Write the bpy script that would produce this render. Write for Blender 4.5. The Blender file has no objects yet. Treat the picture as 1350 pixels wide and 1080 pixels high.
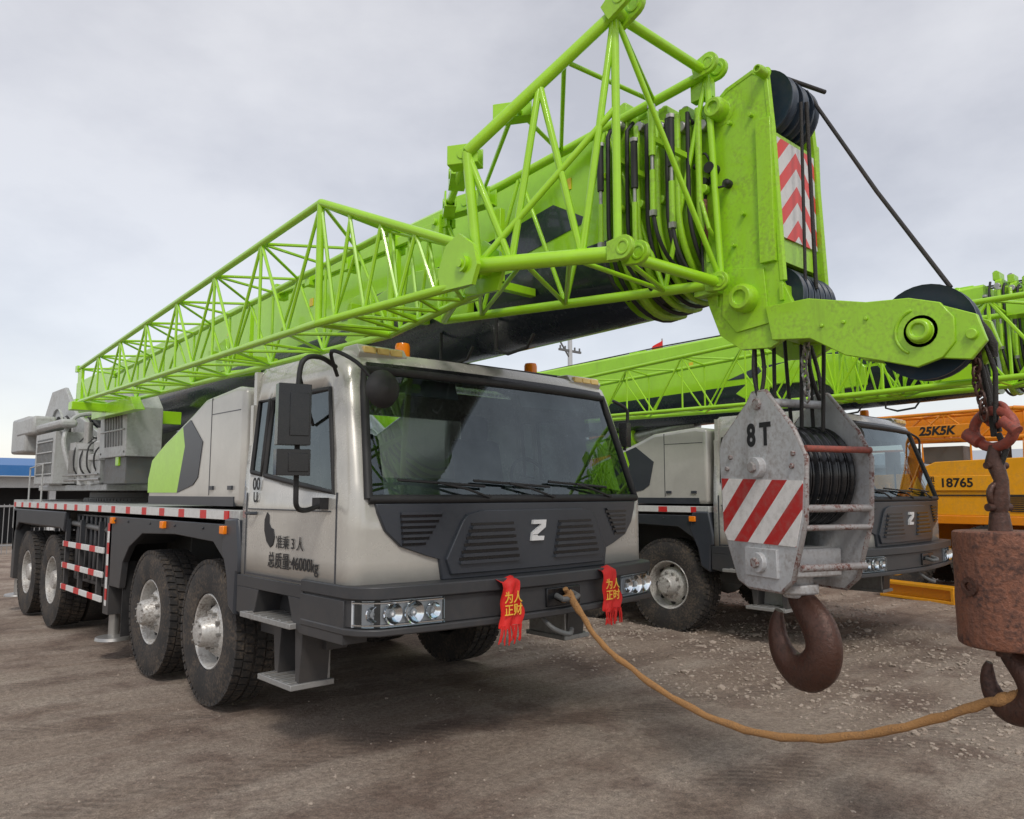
import bpy, bmesh, math, random
import mathutils
from mathutils import Vector, Matrix
random.seed(7)
D=bpy.data
scene=bpy.context.scene
col=scene.collection
rad=math.radians

# ---------------------------------------------------------------- materials
def nt(name):
    m=D.materials.new(name); m.use_nodes=True
    t=m.node_tree; b=t.nodes["Principled BSDF"]
    return m,t,b
def mth(t,op,a,b=None,c=None):
    n=t.nodes.new("ShaderNodeMath"); n.operation=op
    for i,v in enumerate((a,b,c)):
        if v is None: continue
        if isinstance(v,(int,float)): n.inputs[i].default_value=v
        else: t.links.new(v,n.inputs[i])
    return n.outputs[0]
def objco(t):
    n=t.nodes.new("ShaderNodeTexCoord"); return n.outputs["Object"]
def noise(t,co,scale,detail=4,rough=.55,stretch=None):
    if stretch:
        mp=t.nodes.new("ShaderNodeMapping"); mp.inputs["Scale"].default_value=stretch
        t.links.new(co,mp.inputs[0]); co=mp.outputs[0]
    n=t.nodes.new("ShaderNodeTexNoise"); n.inputs["Scale"].default_value=scale
    n.inputs["Detail"].default_value=detail; n.inputs["Roughness"].default_value=rough
    t.links.new(co,n.inputs["Vector"]); return n.outputs["Fac"]
def ramp(t,fac,stops):
    n=t.nodes.new("ShaderNodeValToRGB"); e=n.color_ramp.elements
    while len(e)<len(stops): e.new(.5)
    for i,(p,c) in enumerate(stops):
        e[i].position=p; e[i].color=(c if len(c)==4 else (*c,1))
    t.links.new(fac,n.inputs[0]); return n.outputs[0]
def mixc(t,fac,a,b,mode='MIX'):
    n=t.nodes.new("ShaderNodeMix"); n.data_type='RGBA'; n.blend_type=mode
    for s,v in ((n.inputs[0],fac),(n.inputs[6],a),(n.inputs[7],b)):
        if isinstance(v,(int,float)): s.default_value=v
        elif isinstance(v,tuple): s.default_value=(*v,1) if len(v)==3 else v
        else: t.links.new(v,s)
    return n.outputs[2]
def bump(t,b,h,strength=.3,dist=.01):
    n=t.nodes.new("ShaderNodeBump"); n.inputs["Strength"].default_value=strength
    n.inputs["Distance"].default_value=dist
    t.links.new(h,n.inputs["Height"]); t.links.new(n.outputs[0],b.inputs["Normal"])
def paint(name,c,rough=.35,metal=0.,dirt=.35,dirtc=(.16,.13,.105),low=False,coat=0.,bmp=.0,sc=3.,streak=0.,lo=.22,hi=.42):
    m,t,b=nt(name); co=objco(t)
    n1=noise(t,co,sc,6,.65); n2=noise(t,co,sc*9,4,.6)
    f=mth(t,'MULTIPLY',n1,n2); f=ramp(t,f,[(lo,(0,0,0)),(hi,(1,1,1))])
    f=mth(t,'MULTIPLY',f,dirt)
    if streak:
        s3=noise(t,co,9,5,.65,(1.6,1.6,.12)); s3=ramp(t,s3,[(.55,(0,0,0)),(.72,(1,1,1))]); f=mth(t,'MAXIMUM',f,mth(t,'MULTIPLY',s3,streak))
    if low:
        s=t.nodes.new("ShaderNodeSeparateXYZ"); t.links.new(co,s.inputs[0])
        mr=t.nodes.new("ShaderNodeMapRange"); mr.inputs[1].default_value=1.35; mr.inputs[2].default_value=.2
        mr.inputs[3].default_value=0; mr.inputs[4].default_value=.6
        t.links.new(s.outputs[2],mr.inputs[0])
        g=mth(t,'MULTIPLY',mr.outputs[0],noise(t,co,7,5,.7)); f=mth(t,'ADD',f,g)
        f=mth(t,'MINIMUM',f,.9)
    var=ramp(t,n1,[(.3,tuple(x*.88 for x in c)),(.7,tuple(min(1,x*1.07) for x in c))])
    cc=mixc(t,f,var,dirtc)
    t.links.new(cc,b.inputs["Base Color"])
    r=mth(t,'ADD',mth(t,'MULTIPLY',f,.45),rough); t.links.new(r,b.inputs["Roughness"])
    b.inputs["Metallic"].default_value=metal; b.inputs["Coat Weight"].default_value=coat
    if bmp: bump(t,b,n2,bmp,.01)
    return m
def stripes(name,c1,c2,vec,duty=.5,absx=False,rough=.4,off=0.,wear=.55):
    m,t,b=nt(name); co=objco(t)
    s=t.nodes.new("ShaderNodeSeparateXYZ"); t.links.new(co,s.inputs[0])
    x=s.outputs[0]
    if absx: x=mth(t,'ABSOLUTE',x)
    v=mth(t,'ADD',mth(t,'ADD',mth(t,'MULTIPLY',x,vec[0]),mth(t,'MULTIPLY',s.outputs[1],vec[1])),mth(t,'MULTIPLY',s.outputs[2],vec[2]))
    v=mth(t,'ADD',v,off+50.)
    v=mth(t,'GREATER_THAN',mth(t,'FRACT',v),duty)
    c=mixc(t,v,c1,c2)
    n=noise(t,co,22,6,.7); f=ramp(t,n,[(.45,(0,0,0)),(.75,(wear,wear,wear))])
    c=mixc(t,f,c,(.25,.22,.19)); t.links.new(c,b.inputs["Base Color"]); b.inputs["Roughness"].default_value=rough
    return m
def glassm(name,tint,fac=.14,rough=.015,base=0.):
    m,t,b=nt(name); out=t.nodes["Material Output"]; t.nodes.remove(b)
    tr=t.nodes.new("ShaderNodeBsdfTransparent"); tr.inputs[0].default_value=(*tint,1)
    gl=t.nodes.new("ShaderNodeBsdfGlossy"); gl.inputs["Roughness"].default_value=rough; gl.inputs[0].default_value=(.85,.96,1,1)
    fr=t.nodes.new("ShaderNodeFresnel"); fr.inputs[0].default_value=1.5
    co=objco(t); n=noise(t,co,4,5,.7)
    f=mth(t,'ADD',mth(t,'ADD',fr.outputs[0],base),mth(t,'MULTIPLY',n,fac))
    mx=t.nodes.new("ShaderNodeMixShader"); t.links.new(f,mx.inputs[0]); t.links.new(tr.outputs[0],mx.inputs[1]); t.links.new(gl.outputs[0],mx.inputs[2])
    t.links.new(mx.outputs[0],out.inputs[0]); return m

GREEN=paint("lime_paint",(.37,.71,.018),.28,0,.14,(.20,.24,.06),coat=.3,streak=.12)
GREEN2=paint("lime_paint_worn",(.35,.66,.020),.34,0,.5,(.16,.17,.06),coat=.2,sc=6,streak=.35)
SILVER=paint("silver_paint",(.53,.515,.475),.28,.18,.08,(.26,.22,.18),coat=.35,streak=.07)
SILVERL=paint("silver_paint_low",(.54,.525,.48),.26,.18,.08,(.26,.21,.165),low=True,coat=.5,streak=.05)
GREY=paint("machine_grey",(.44,.45,.44),.42,0,.45,streak=.4)
GREYD=paint("machine_grey_dark",(.13,.135,.135),.5,0,.5)
DARK=paint("dark_trim",(.040,.046,.057),.34,0,.06,(.12,.1,.085))
DARKL=paint("dark_trim_low",(.030,.035,.042),.40,0,.08,(.14,.11,.085),low=True)
BLACK=paint("black_rubber",(.018,.018,.019),.6,0,.2,(.08,.07,.06))
BLACKG=paint("gloss_black",(.012,.013,.015),.2,0,.05)
NAVY=paint("navy_boom",(.020,.028,.040),.25,0,.12,(.08,.08,.08),coat=.3)
SHEAVE=paint("sheave_nylon",(.022,.038,.062),.35,0,.3,(.08,.07,.06))
TYRE=paint("tyre_rubber",(.032,.030,.029),.85,0,.6,(.19,.145,.105),sc=5,bmp=.3)
RIM=paint("rim_paint",(.62,.61,.58),.35,.3,.8,(.17,.13,.10),sc=6,lo=.2,hi=.4)
STEEL=paint("steel",(.42,.41,.39),.35,.7,.5)
ROPE=paint("wire_rope",(.040,.038,.036),.5,.5,.3,(.1,.08,.06),bmp=.6,sc=20)
WHITE=paint("white_letter",(.8,.8,.8),.4,0,.0)
INK=paint("black_ink",(.012,.012,.014),.5,0,.0)
AMBER,t_,b_=nt("amber_lens"); b_.inputs["Base Color"].default_value=(.95,.25,.01,1); b_.inputs["Roughness"].default_value=.15
AMBERY,t_,b_=nt("amber_pale"); b_.inputs["Base Color"].default_value=(.8,.58,.22,1); b_.inputs["Roughness"].default_value=.2
CHROME,t_,b_=nt("lamp_reflector"); b_.inputs["Base Color"].default_value=(.88,.9,.92,1); b_.inputs["Roughness"].default_value=.12; b_.inputs["Metallic"].default_value=1
LAMPB,t_,b_=nt("lamp_back"); b_.inputs["Base Color"].default_value=(.62,.65,.68,1); b_.inputs["Roughness"].default_value=.22; b_.inputs["Metallic"].default_value=.15
LENS=glassm("lamp_lens",(.96,.98,.99),.05)
GLASS=glassm("windscreen_glass",(.56,.66,.67),.08,base=.02)
GLASSD=glassm("side_glass",(.5,.55,.55),.06,base=.04)
MIRR,t_,b_=nt("mirror_face"); b_.inputs["Base Color"].default_value=(.6,.62,.64,1); b_.inputs["Roughness"].default_value=.03; b_.inputs["Metallic"].default_value=1
SEAT=paint("seat_cloth",(.035,.038,.042),.8,0,.1)
INTER=paint("cab_lining",(.16,.165,.165),.8,0,.1)
RED=paint("red_cloth",(.68,.014,.010),.6,0,.06)
GOLD=paint("gold_print",(.9,.55,.06),.45,0,0)
RUST=paint("rusty_iron",(.095,.045,.032),.38,.35,.75,(.04,.03,.026),bmp=.4,sc=7)
RUSTL=paint("rust_band",(.235,.095,.055),.55,.15,.9,(.070,.042,.036),bmp=.8,sc=6,streak=.85,lo=.2,hi=.36)
RUSTR=paint("red_oxide",(.33,.075,.05),.5,.1,.9,(.12,.08,.07),bmp=.3,sc=9)
EDGE=paint("worn_edge",(.36,.34,.33),.5,.3,.9,(.17,.06,.045),bmp=.4,sc=9,lo=.24,hi=.34)
YEL=paint("yellow_paint",(.85,.38,.010),.35,0,.25,coat=.2,streak=.2)
YEL2=paint("orange_paint",(.80,.27,.008),.35,0,.25,coat=.2,streak=.2)
STRAP=paint("sling_webbing",(.44,.23,.085),.85,0,.7,(.2,.12,.07),bmp=.8,sc=14)
PLATE=paint("hook_plate_grey",(.52,.53,.54),.4,.15,.6,(.20,.15,.12),sc=5,bmp=.15,streak=.4)
TAPE=stripes("reflective_tape",(.66,.66,.64),(.62,.02,.02),(0,2.2,0),.72,wear=.3)
TAPE2=stripes("rail_tape",(.72,.72,.70),(.62,.02,.02),(0,1.9,0),.6,wear=.3)
TAPEV=stripes("post_tape",(.74,.74,.72),(.55,.02,.02),(0,0,4.5),.5)
CHEV=stripes("chevron_board",(.70,.69,.68),(.75,.06,.05),(5.5,0,5.6),.52,absx=True,off=.3,wear=.25)
DIAG=stripes("diagonal_board",(.76,.74,.72),(.46,.018,.016),(0,4.3,4.3),.52,wear=.4,off=.1)
TREAD=paint("step_tread",(.36,.36,.35),.5,.4,.5)
LABY=paint("yellow_label",(.8,.55,.03),.4,0,.1)

# ---------------------------------------------------------------- builder
class MB:
    def __init__(s): s.v=[];s.f=[];s.m=[]
    def add(s,vs,fs,m=0):
        o=len(s.v); s.v+= [tuple(v) for v in vs]
        for f in fs: s.f.append(tuple(o+i for i in f)); s.m.append(m)
    def box(s,x0,x1,y0,y1,z0,z1,m=0):
        s.add([(x0,y0,z0),(x1,y0,z0),(x1,y1,z0),(x0,y1,z0),(x0,y0,z1),(x1,y0,z1),(x1,y1,z1),(x0,y1,z1)],
              [(0,3,2,1),(4,5,6,7),(0,1,5,4),(1,2,6,5),(2,3,7,6),(3,0,4,7)],m)
    def obox(s,c,size,rot,m=0):
        a,b,d=[q/2 for q in size]; M=rot if isinstance(rot,Matrix) else Matrix.Rotation(rot,3,'Z')
        vs=[Vector(c)+M@Vector(p) for p in [(-a,-b,-d),(a,-b,-d),(a,b,-d),(-a,b,-d),(-a,-b,d),(a,-b,d),(a,b,d),(-a,b,d)]]
        s.add(vs,[(0,3,2,1),(4,5,6,7),(0,1,5,4),(1,2,6,5),(2,3,7,6),(3,0,4,7)],m)
    def prism(s,pts,axis,a0,a1,m=0):
        def mk(p,a):
            return (a,p[0],p[1]) if axis=='x' else ((p[0],a,p[1]) if axis=='y' else (p[0],p[1],a))
        n=len(pts); vs=[mk(p,a0) for p in pts]+[mk(p,a1) for p in pts]
        fs=[tuple(range(n)),tuple(range(2*n-1,n-1,-1))]+[(i,(i+1)%n,n+(i+1)%n,n+i) for i in range(n)]
        s.add(vs,fs,m)
    def cyl(s,p0,p1,r0,r1=None,n=14,m=0,caps=True):
        r1=r0 if r1 is None else r1
        s.tube([p0,p1],[r0,r1],n,m,caps)
    def tube(s,path,r,n=8,m=0,caps=True,flat=1.0):
        P=[Vector(p) for p in path]; k=len(P)
        R=r if isinstance(r,(list,tuple)) else [r]*k
        T=[]
        for i in range(k):
            d=(P[min(i+1,k-1)]-P[max(i-1,0)]); T.append(d.normalized() if d.length>1e-9 else Vector((0,0,1)))
        up=Vector((0,0,1)) if abs(T[0].z)<.9 else Vector((0,1,0))
        N=(up-T[0]*up.dot(T[0])).normalized()
        vs=[]
        for i in range(k):
            N=(N-T[i]*N.dot(T[i])); N=N.normalized() if N.length>1e-6 else Vector((1,0,0))
            B=T[i].cross(N)
            for j in range(n):
                a=2*math.pi*j/n; vs.append(P[i]+(N*math.cos(a)+B*math.sin(a)*flat)*R[i])
        fs=[]
        for i in range(k-1):
            for j in range(n):
                fs.append((i*n+j,i*n+(j+1)%n,(i+1)*n+(j+1)%n,(i+1)*n+j))
        if caps: fs.append(tuple(range(n-1,-1,-1))); fs.append(tuple((k-1)*n+j for j in range(n)))
        s.add(vs,fs,m)
    def smooth(s,pts,r,n=8,m=0,sub=5):
        s.tube(catmull(pts,sub),r,n,m)
    def lathe(s,prof,c,axis='x',n=32,m=0,sgn=1):
        vs=[];c=Vector(c)
        for (r,h) in prof:
            for j in range(n):
                a=2*math.pi*j/n; u,w=r*math.cos(a),r*math.sin(a)
                q=Vector((h*sgn,u,w)) if axis=='x' else (Vector((u,h*sgn,w)) if axis=='y' else Vector((u,w,h*sgn)))
                vs.append(c+q)
        fs=[]
        for i in range(len(prof)-1):
            for j in range(n): fs.append((i*n+j,i*n+(j+1)%n,(i+1)*n+(j+1)%n,(i+1)*n+j))
        s.add(vs,fs,m)
    def sph(s,c,r,m=0,n=12,sc=(1,1,1)):
        vs=[];fs=[];c=Vector(c);k=n//2
        for i in range(k+1):
            th=math.pi*i/k
            for j in range(n):
                a=2*math.pi*j/n
                vs.append(c+Vector((r*sc[0]*math.sin(th)*math.cos(a),r*sc[1]*math.sin(th)*math.sin(a),r*sc[2]*math.cos(th))))
        for i in range(k):
            for j in range(n): fs.append((i*n+j,i*n+(j+1)%n,(i+1)*n+(j+1)%n,(i+1)*n+j))
        s.add(vs,fs,m)
    def build(s,name,parent=None,mats=(),bev=0,loc=(0,0,0),ang=35,seg=2,rotz=0,recalc=True):
        me=D.meshes.new(name); me.from_pydata(s.v,[],s.f)
        for m in mats: me.materials.append(m)
        me.polygons.foreach_set("material_index",s.m)
        bm=bmesh.new(); bm.from_mesh(me)
        bmesh.ops.remove_doubles(bm,verts=bm.verts,dist=1e-5)
        if recalc: bmesh.ops.recalc_face_normals(bm,faces=bm.faces)
        bm.to_mesh(me); bm.free()
        me.polygons.foreach_set("use_smooth",[True]*len(me.polygons)); me.set_sharp_from_angle(angle=rad(ang))
        ob=D.objects.new(name,me); col.objects.link(ob); ob.location=loc; ob.rotation_euler[2]=rotz
        if parent: ob.parent=parent
        if bev:
            b=ob.modifiers.new("bevel",'BEVEL'); b.width=bev; b.segments=seg; b.limit_method='ANGLE'; b.angle_limit=rad(40)
        return ob
def catmull(pts,sub=5):
    P=[];n=len(pts)
    for i in range(n-1):
        p0=pts[max(i-1,0)];p1=pts[i];p2=pts[i+1];p3=pts[min(i+2,n-1)]
        for s in range(sub):
            t=s/sub; P.append(tuple(.5*((2*p1[c])+(-p0[c]+p2[c])*t+(2*p0[c]-5*p1[c]+4*p2[c]-p3[c])*t*t+(-p0[c]+3*p1[c]-3*p2[c]+p3[c])*t**3) for c in range(len(p1))))
    P.append(tuple(pts[-1])); return P
def empty(name,loc,label,cat,group=None,rotz=0):
    e=D.objects.new(name,None); col.objects.link(e); e.location=loc; e.rotation_euler[2]=rotz; e.empty_display_size=.3
    e["label"]=label; e["category"]=cat
    if group: e["group"]=group
    return e
def text(body,name,parent,loc,size,mat,facing='-x',rz=0,shear=0,ext=.001,align='CENTER',bold=0.,sx=1.):
    cu=D.curves.new(name,'FONT'); cu.body=body; cu.size=size; cu.extrude=ext; cu.align_x=align; cu.align_y='CENTER'; cu.shear=shear; cu.offset=bold
    o=D.objects.new(name+"_tmp",cu); col.objects.link(o)
    dg=bpy.context.evaluated_depsgraph_get(); me=D.meshes.new_from_object(o.evaluated_get(dg)); D.objects.remove(o)
    X=Vector((0,-1,0)) if facing=='-x' else Vector((1,0,0))
    M=Matrix.Identity(4); Z=X.cross(Vector((0,0,1)))
    Yv=Vector((0,0,1))
    for i in range(3): M[i][0]=X[i]*sx; M[i][1]=Yv[i]; M[i][2]=Z[i]
    me.transform(Matrix.Rotation(rz,4,'Z') if rz else Matrix.Identity(4)); me.transform(M)
    me.name=name; me.materials.clear(); me.materials.append(mat)
    ob=D.objects.new(name,me); col.objects.link(ob); ob.location=loc; ob.parent=parent
    return ob
def truss(mb,A,B,n,rc,rd,m=0,faces=(0,1,2,3),frames=True,alt=0):
    A=[Vector(a) for a in A];B=[Vector(b) for b in B]
    for a,b in zip(A,B): mb.cyl(a,b,rc,n=10,m=m)
    def pt(k,t): return A[k].lerp(B[k],t)
    for i in range(n+1):
        t=i/n
        for k in faces:
            k2=(k+1)%4
            if frames and (i in (0,n) or i%2==0): mb.cyl(pt(k,t),pt(k2,t),rd,n=6,m=m)
            if i<n:
                if (i+k+alt)%2==0: mb.cyl(pt(k,t),pt(k2,t+1/n),rd,n=6,m=m)
                else: mb.cyl(pt(k2,t),pt(k,t+1/n),rd,n=6,m=m)
def fork(mb,c,d,r=.06,w=.09,m=0,md=1):
    c=Vector(c); d=Vector(d).normalized(); side=Vector((1,0,0)); up=side.cross(d).normalized()
    for s in (-1,1):
        pts=[]
        for j in range(9):
            a=-math.pi/2+math.pi*j/8; pts.append(c+d*math.cos(a)*r+up*math.sin(a)*r)
        pts+= [c-d*r*1.7+up*r*.8, c-d*r*1.7-up*r*.8]
        x0=side*(s*w*.5-.012); x1=side*(s*w*.5+.012); n=len(pts)
        mb.add([p+x0 for p in pts]+[p+x1 for p in pts],[tuple(range(n)),tuple(range(2*n-1,n-1,-1))]+[(i,(i+1)%n,n+(i+1)%n,n+i) for i in range(n)],m)
        mb.lathe([(r*.66,-.016),(r*.66,.016),(r*.42,.016),(r*.42,-.016),(r*.66,-.016)],c+side*(s*w*.5),'x',18,m)
        mb.cyl(c+side*(s*w*.5-.004),c+side*(s*w*.5+.004),r*.42,n=14,m=md)
    mb.cyl(c-d*r*1.2-side*w*.4,c-d*r*1.2+side*w*.4,r*.5,n=10,m=m)

# ---------------------------------------------------------------- cab surface
def lean(z): return max(0,z-1.56)*.33
def yf(x,z): return -.035+.085*(abs(x)/1.15)**2.4+lean(z)
def xe(z): return 1.225-.1*min(1,max(0,(z-1.56)/.8))
def Wd(z): return 1.33-max(0,z-1.6)*.09
def front_panel(mb,rows,off,base=0.,nx=14,m=0):
    o=[];i=[]
    for (z,xl,xr) in rows:
        for k in range(nx+1):
            x=xl+(xr-xl)*k/nx; o.append((x,yf(x,z)-off,z)); i.append((x,yf(x,z)-base,z))
    nr=len(rows);N=len(o);w=nx+1;fs=[]
    for r in range(nr-1):
        for k in range(nx): fs.append((r*w+k,r*w+k+1,(r+1)*w+k+1,(r+1)*w+k))
    for k in range(nx):
        fs.append((k,k+1,N+k+1,N+k)); q=(nr-1)*w; fs.append((q+k,q+k+1,N+q+k+1,N+q+k))
    for r in range(nr-1):
        a=r*w; fs.append((a,a+w,N+a+w,N+a)); a+=nx; fs.append((a,a+w,N+a+w,N+a))
    mb.add(o+i,fs,m)

def make_wheel(front,tread_n=52):
    ty=MB()
    prof=[(.285,.12),(.30,.145),(.36,.158),(.40,.156),(.405,.160),(.45,.160),(.505,.152),(.535,.142),(.544,.125),(.546,.0),(.544,-.125),(.535,-.142),(.505,-.15),(.45,-.16),(.36,-.158),(.30,-.145),(.285,-.12)]
    ty.lathe(prof,(0,0,0),'x',48)
    for i in range(tread_n):
        a=2*math.pi*i/tread_n
        for (x0,x1,da) in ((-.150,-.090,.0),(-.078,-.012,.05),(.012,.078,.0),(.090,.150,.05)):
            a0=a+da; a1=a0+2*math.pi/tread_n*.76; vs=[]
            for rr in (.525,.56 if abs(x0+x1)<.2 else .557):
                for (x,aa) in ((x0,a0),(x1,a0+.02),(x1,a1+.02),(x0,a1)):
                    vs.append((x,rr*math.cos(aa),rr*math.sin(aa)))
            ty.add(vs,[(0,3,2,1),(4,5,6,7),(0,1,5,4),(1,2,6,5),(2,3,7,6),(3,0,4,7)])
    if not front:
        ty.lathe([(r,h-.34) for r,h in prof],(0,0,0),'x',30,sgn=-1)
    rm=MB()
    if front:
        pr=[(.292,.135),(.285,.142),(.272,.135),(.262,.10),(.255,.02),(.235,.015),(.185,.085),(.165,.10),(.125,.105),(.118,.115),(.112,.20),(.095,.225),(.05,.235),(.0001,.235)]
        bz=.10;ho=.05
    else:
        pr=[(.292,.135),(.285,.142),(.272,.135),(.262,.06),(.25,-.04),(.225,-.06),(.185,-.02),(.17,-.01),(.13,-.005),(.125,.0),(.12,.10),(.10,.13),(.0001,.135)]
        bz=-.01;ho=-.04
    rm.lathe([(r,-h) for r,h in pr],(0,0,0),'x',40)
    for i in range(10):
        a=2*math.pi*i/10; rm.cyl((-(bz-.005),.145*math.cos(a),.145*math.sin(a)),(-(bz+.035),.145*math.cos(a),.145*math.sin(a)),.014,n=6,m=2)
    for i in range(8):
        a=2*math.pi*(i+.5)/8; r=.214
        rm.cyl((-(ho-.02),r*math.cos(a),r*math.sin(a)),(-(ho+.004),r*math.cos(a),r*math.sin(a)),.028,n=10,m=1)
        if front: rm.cyl((-.225,.085*math.cos(a),.085*math.sin(a)),(-.24,.085*math.cos(a),.085*math.sin(a)),.008,n=6,m=2)
    hub=MB(); hub.cyl((-.05,0,0),(.3,0,0),.2,n=20)
    return ty,rm,hub

# ================================================================ truck crane
def build_crane():
    root=empty("truck_crane",(3.68,3.82,0),"lime green and silver truck crane with lattice jib on dirt yard","truck crane","parked truck cranes")
    zs=[1.02,1.2,1.38,1.56,1.66,1.85,2.05,2.24,2.36,2.44,2.49]
    side=[1.52,1.42,1.26,1.21,.9,.6]
    def column(c,z):
        W=Wd(z); L=lean(z)
        if c<6: return (-W,side[c])
        if c==6: return (-W,.26+L*.8)
        if c==7: return (-W,.18+L)
        E=xe(z); ye=yf(E,z)
        P0=Vector((-W,.18+L)); P2=Vector((-E,ye)); P1=Vector((-W+.002,ye+.004))
        if c in (8,9,10):
            t=(c-7)/4; p=P0*(1-t)**2+P1*2*t*(1-t)+P2*t*t; return (p.x,p.y)
        fr=[1,.75,.5,.25,0][c-11]; x=-E*fr; return (x,yf(x,z))
    NH=16
    ring=[]
    for ri,z in enumerate(zs):
        row=[]
        for c in range(NH):
            zz=z
            if ri==4 and c<=6: zz=1.60+.14*max(0,(side[c] if c<6 else .3)-.3)/1.1
            if ri==3 and c<=6: zz=1.50
            x,y=column(c,zz)
            if ri==10: x*=.965; y=y+.05 if c>=6 else (y-.03 if c==0 else y)
            if ri==9: x*=.993; y+=.01*(c>=6)
            row.append((x,y,zz))
        full=row+[(-x,y,z_) for (x,y,z_) in row[:-1][::-1]]
        ring.append(full)
    NC=len(ring[0]); body=MB()
    flat=[p for r in ring for p in r]
    bf=[];wf=[];sf=[];sf2=[]
    for r in range(len(zs)-1):
        for c in range(NC-1):
            f=(r*NC+c,r*NC+c+1,(r+1)*NC+c+1,(r+1)*NC+c)
            cc=c if c<15 else NC-2-c
            if 3<=r<=7 and cc>=11: wf.append(f)
            elif 4<=r<=6 and cc in (1,3,4,5): (sf if c<15 else sf2).append(f)
            else: bf.append(f)
    body.add(flat,bf)
    top=[ring[-1][i] for i in range(NC)]
    body.add(top+[(x*.6,y*.6+.3,2.515) for x,y,z in top],[(i,i+1,NC+i+1,NC+i) for i in range(NC-1)]+[(NC-1,0,NC,2*NC-1),tuple(range(NC,2*NC))])
    body.box(-1.31,1.31,1.47,1.515,1.03,1.72,0); body.box(-1.28,1.28,1.47,1.515,2.22,2.46,0)
    body.box(-1.30,-.62,1.47,1.515,1.72,2.22,0); body.box(.62,1.30,1.47,1.515,1.72,2.22,0)
    body.box(-1.30,1.30,.2,1.46,.98,1.03,1)
    ob=body.build("cab_body",root,[SILVERL,DARK],ang=32,recalc=False)
    sol=ob.modifiers.new("thick",'SOLIDIFY'); sol.thickness=.03; sol.offset=-1 
    me=ob.data
    bm=bmesh.new(); bm.from_mesh(me); bmesh.ops.recalc_face_normals(bm,faces=bm.faces); bm.to_mesh(me); bm.free(); me.set_sharp_from_angle(angle=rad(32))
    for n,lst,mat in (("windshield",wf,GLASS),("side_window",sf,GLASSD),("side_window",sf2,GLASSD)):
        g=MB(); g.add(flat,lst)
        o=g.build(n,root,[mat],ang=60)
        bm=bmesh.new(); bm.from_mesh(o.data); bmesh.ops.delete(bm,geom=[v for v in bm.verts if not v.link_faces],context='VERTS'); bm.to_mesh(o.data); bm.free()
    def P(r,c): return Vector(ring[r][c])
    cL,cR=11,NC-1-11
    out=[P(3,c) for c in range(cL,cR+1)]+[P(r,cR) for r in range(4,9)]+[P(8,c) for c in range(cR-1,cL-1,-1)]+[P(r,cL) for r in range(7,3,-1)]
    s=MB(); s.tube(out+[out[0]],.028,8); s.build("window_seal",root,[BLACK],ang=60)
    for mir in (0,1):
        f=(lambda c:c) if not mir else (lambda c:NC-1-c)
        for (a,b) in ((1,2),(3,6)):
            o=[P(4,f(c)) for c in range(a,b+1)]+[P(r,f(b)) for r in (5,6,7)]+[P(7,f(c)) for c in range(b-1,a-1,-1)]+[P(r,f(a)) for r in (6,5)]
            s=MB(); s.tube(o+[o[0]],.017,8); s.build("window_seal",root,[BLACK],ang=60)
    v=MB(); front_panel(v,[(2.37,-1.11,1.11),(2.41,-1.10,1.10)],.012,0,nx=16)
    v.build("sun_visor",root,[BLACKG])
    d=MB()
    for yy in (1.455,.235):
        d.box(-1.334,-1.328,yy-.006,yy+.006,1.04,1.6)
    d.box(-1.334,-1.328,.24,1.455,1.045,1.057)
    d.box(-1.338,-1.328,.30,1.42,1.485,1.493)
    d.build("door",root,[DARK])
    d=MB(); d.tube([(-1.335,1.40,1.46),(-1.37,1.38,1.46),(-1.37,1.30,1.46),(-1.335,1.28,1.46)],.011,6); d.build("door_handle",root,[DARK])
    lf=MB(); lf.prism([(1.13,1.47),(1.165,1.42),(1.165,1.35),(1.13,1.28),(1.07,1.24),(1.03,1.26),(1.01,1.31),(1.03,1.36),(1.07,1.37),(1.095,1.40),(1.10,1.45)],'x',-1.336,-1.31); lf.build("door_recess",root,[INK],bev=.003)
    text("00","lettering",root,(-1.337,1.30,1.655),.115,INK,bold=.003)
    text("U","lettering",root,(-1.337,1.31,1.565),.095,INK,bold=.003)
    text("准乘 3 人","lettering",root,(-1.337,.80,1.275),.092,INK,bold=.0004)
    text("总质量:46000kg","lettering",root,(-1.337,.76,1.155),.110,INK,bold=.001,sx=.92)
    for sx_ in (-.62,.62):
        it=MB()
        it.box(sx_-.27,sx_+.27,.75,1.2,1.1,1.45)
        it.prism([(1.12,1.42),(1.25,1.42),(1.36,2.05),(1.26,2.05)],'x',sx_-.25,sx_+.25)
        it.box(sx_-.14,sx_+.14,1.27,1.37,2.02,2.26)
        it.build("seat",root,[SEAT],bev=.05)
    it=MB(); it.prism([(.16,1.2),(.20,1.52),(.55,1.50),(.6,1.2)],'x',-1.1,1.1); it.build("dashboard",root,[SEAT],bev=.01)
    it=MB(); it.tube([( .62+.2*math.cos(a),.62+.07*math.sin(a),1.68+.19*math.sin(a)) for a in [i*math.pi/10 for i in range(21)]],.014,6)
    it.cyl((.62,.5,1.5),(.62,.62,1.68),.03); it.cyl((.43,.62,1.68),(.81,.62,1.68),.012); it.build("steering_wheel",root,[SEAT])
    for x0,x1 in ((-1.0,-.3),(.3,1.0)):
        it=MB(); it.obox(((x0+x1)/2,.42,2.30),(x1-x0,.015,.13),Matrix.Rotation(-.4,3,'X')); it.build("inner_sun_visor",root,[INTER],bev=.005)
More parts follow.
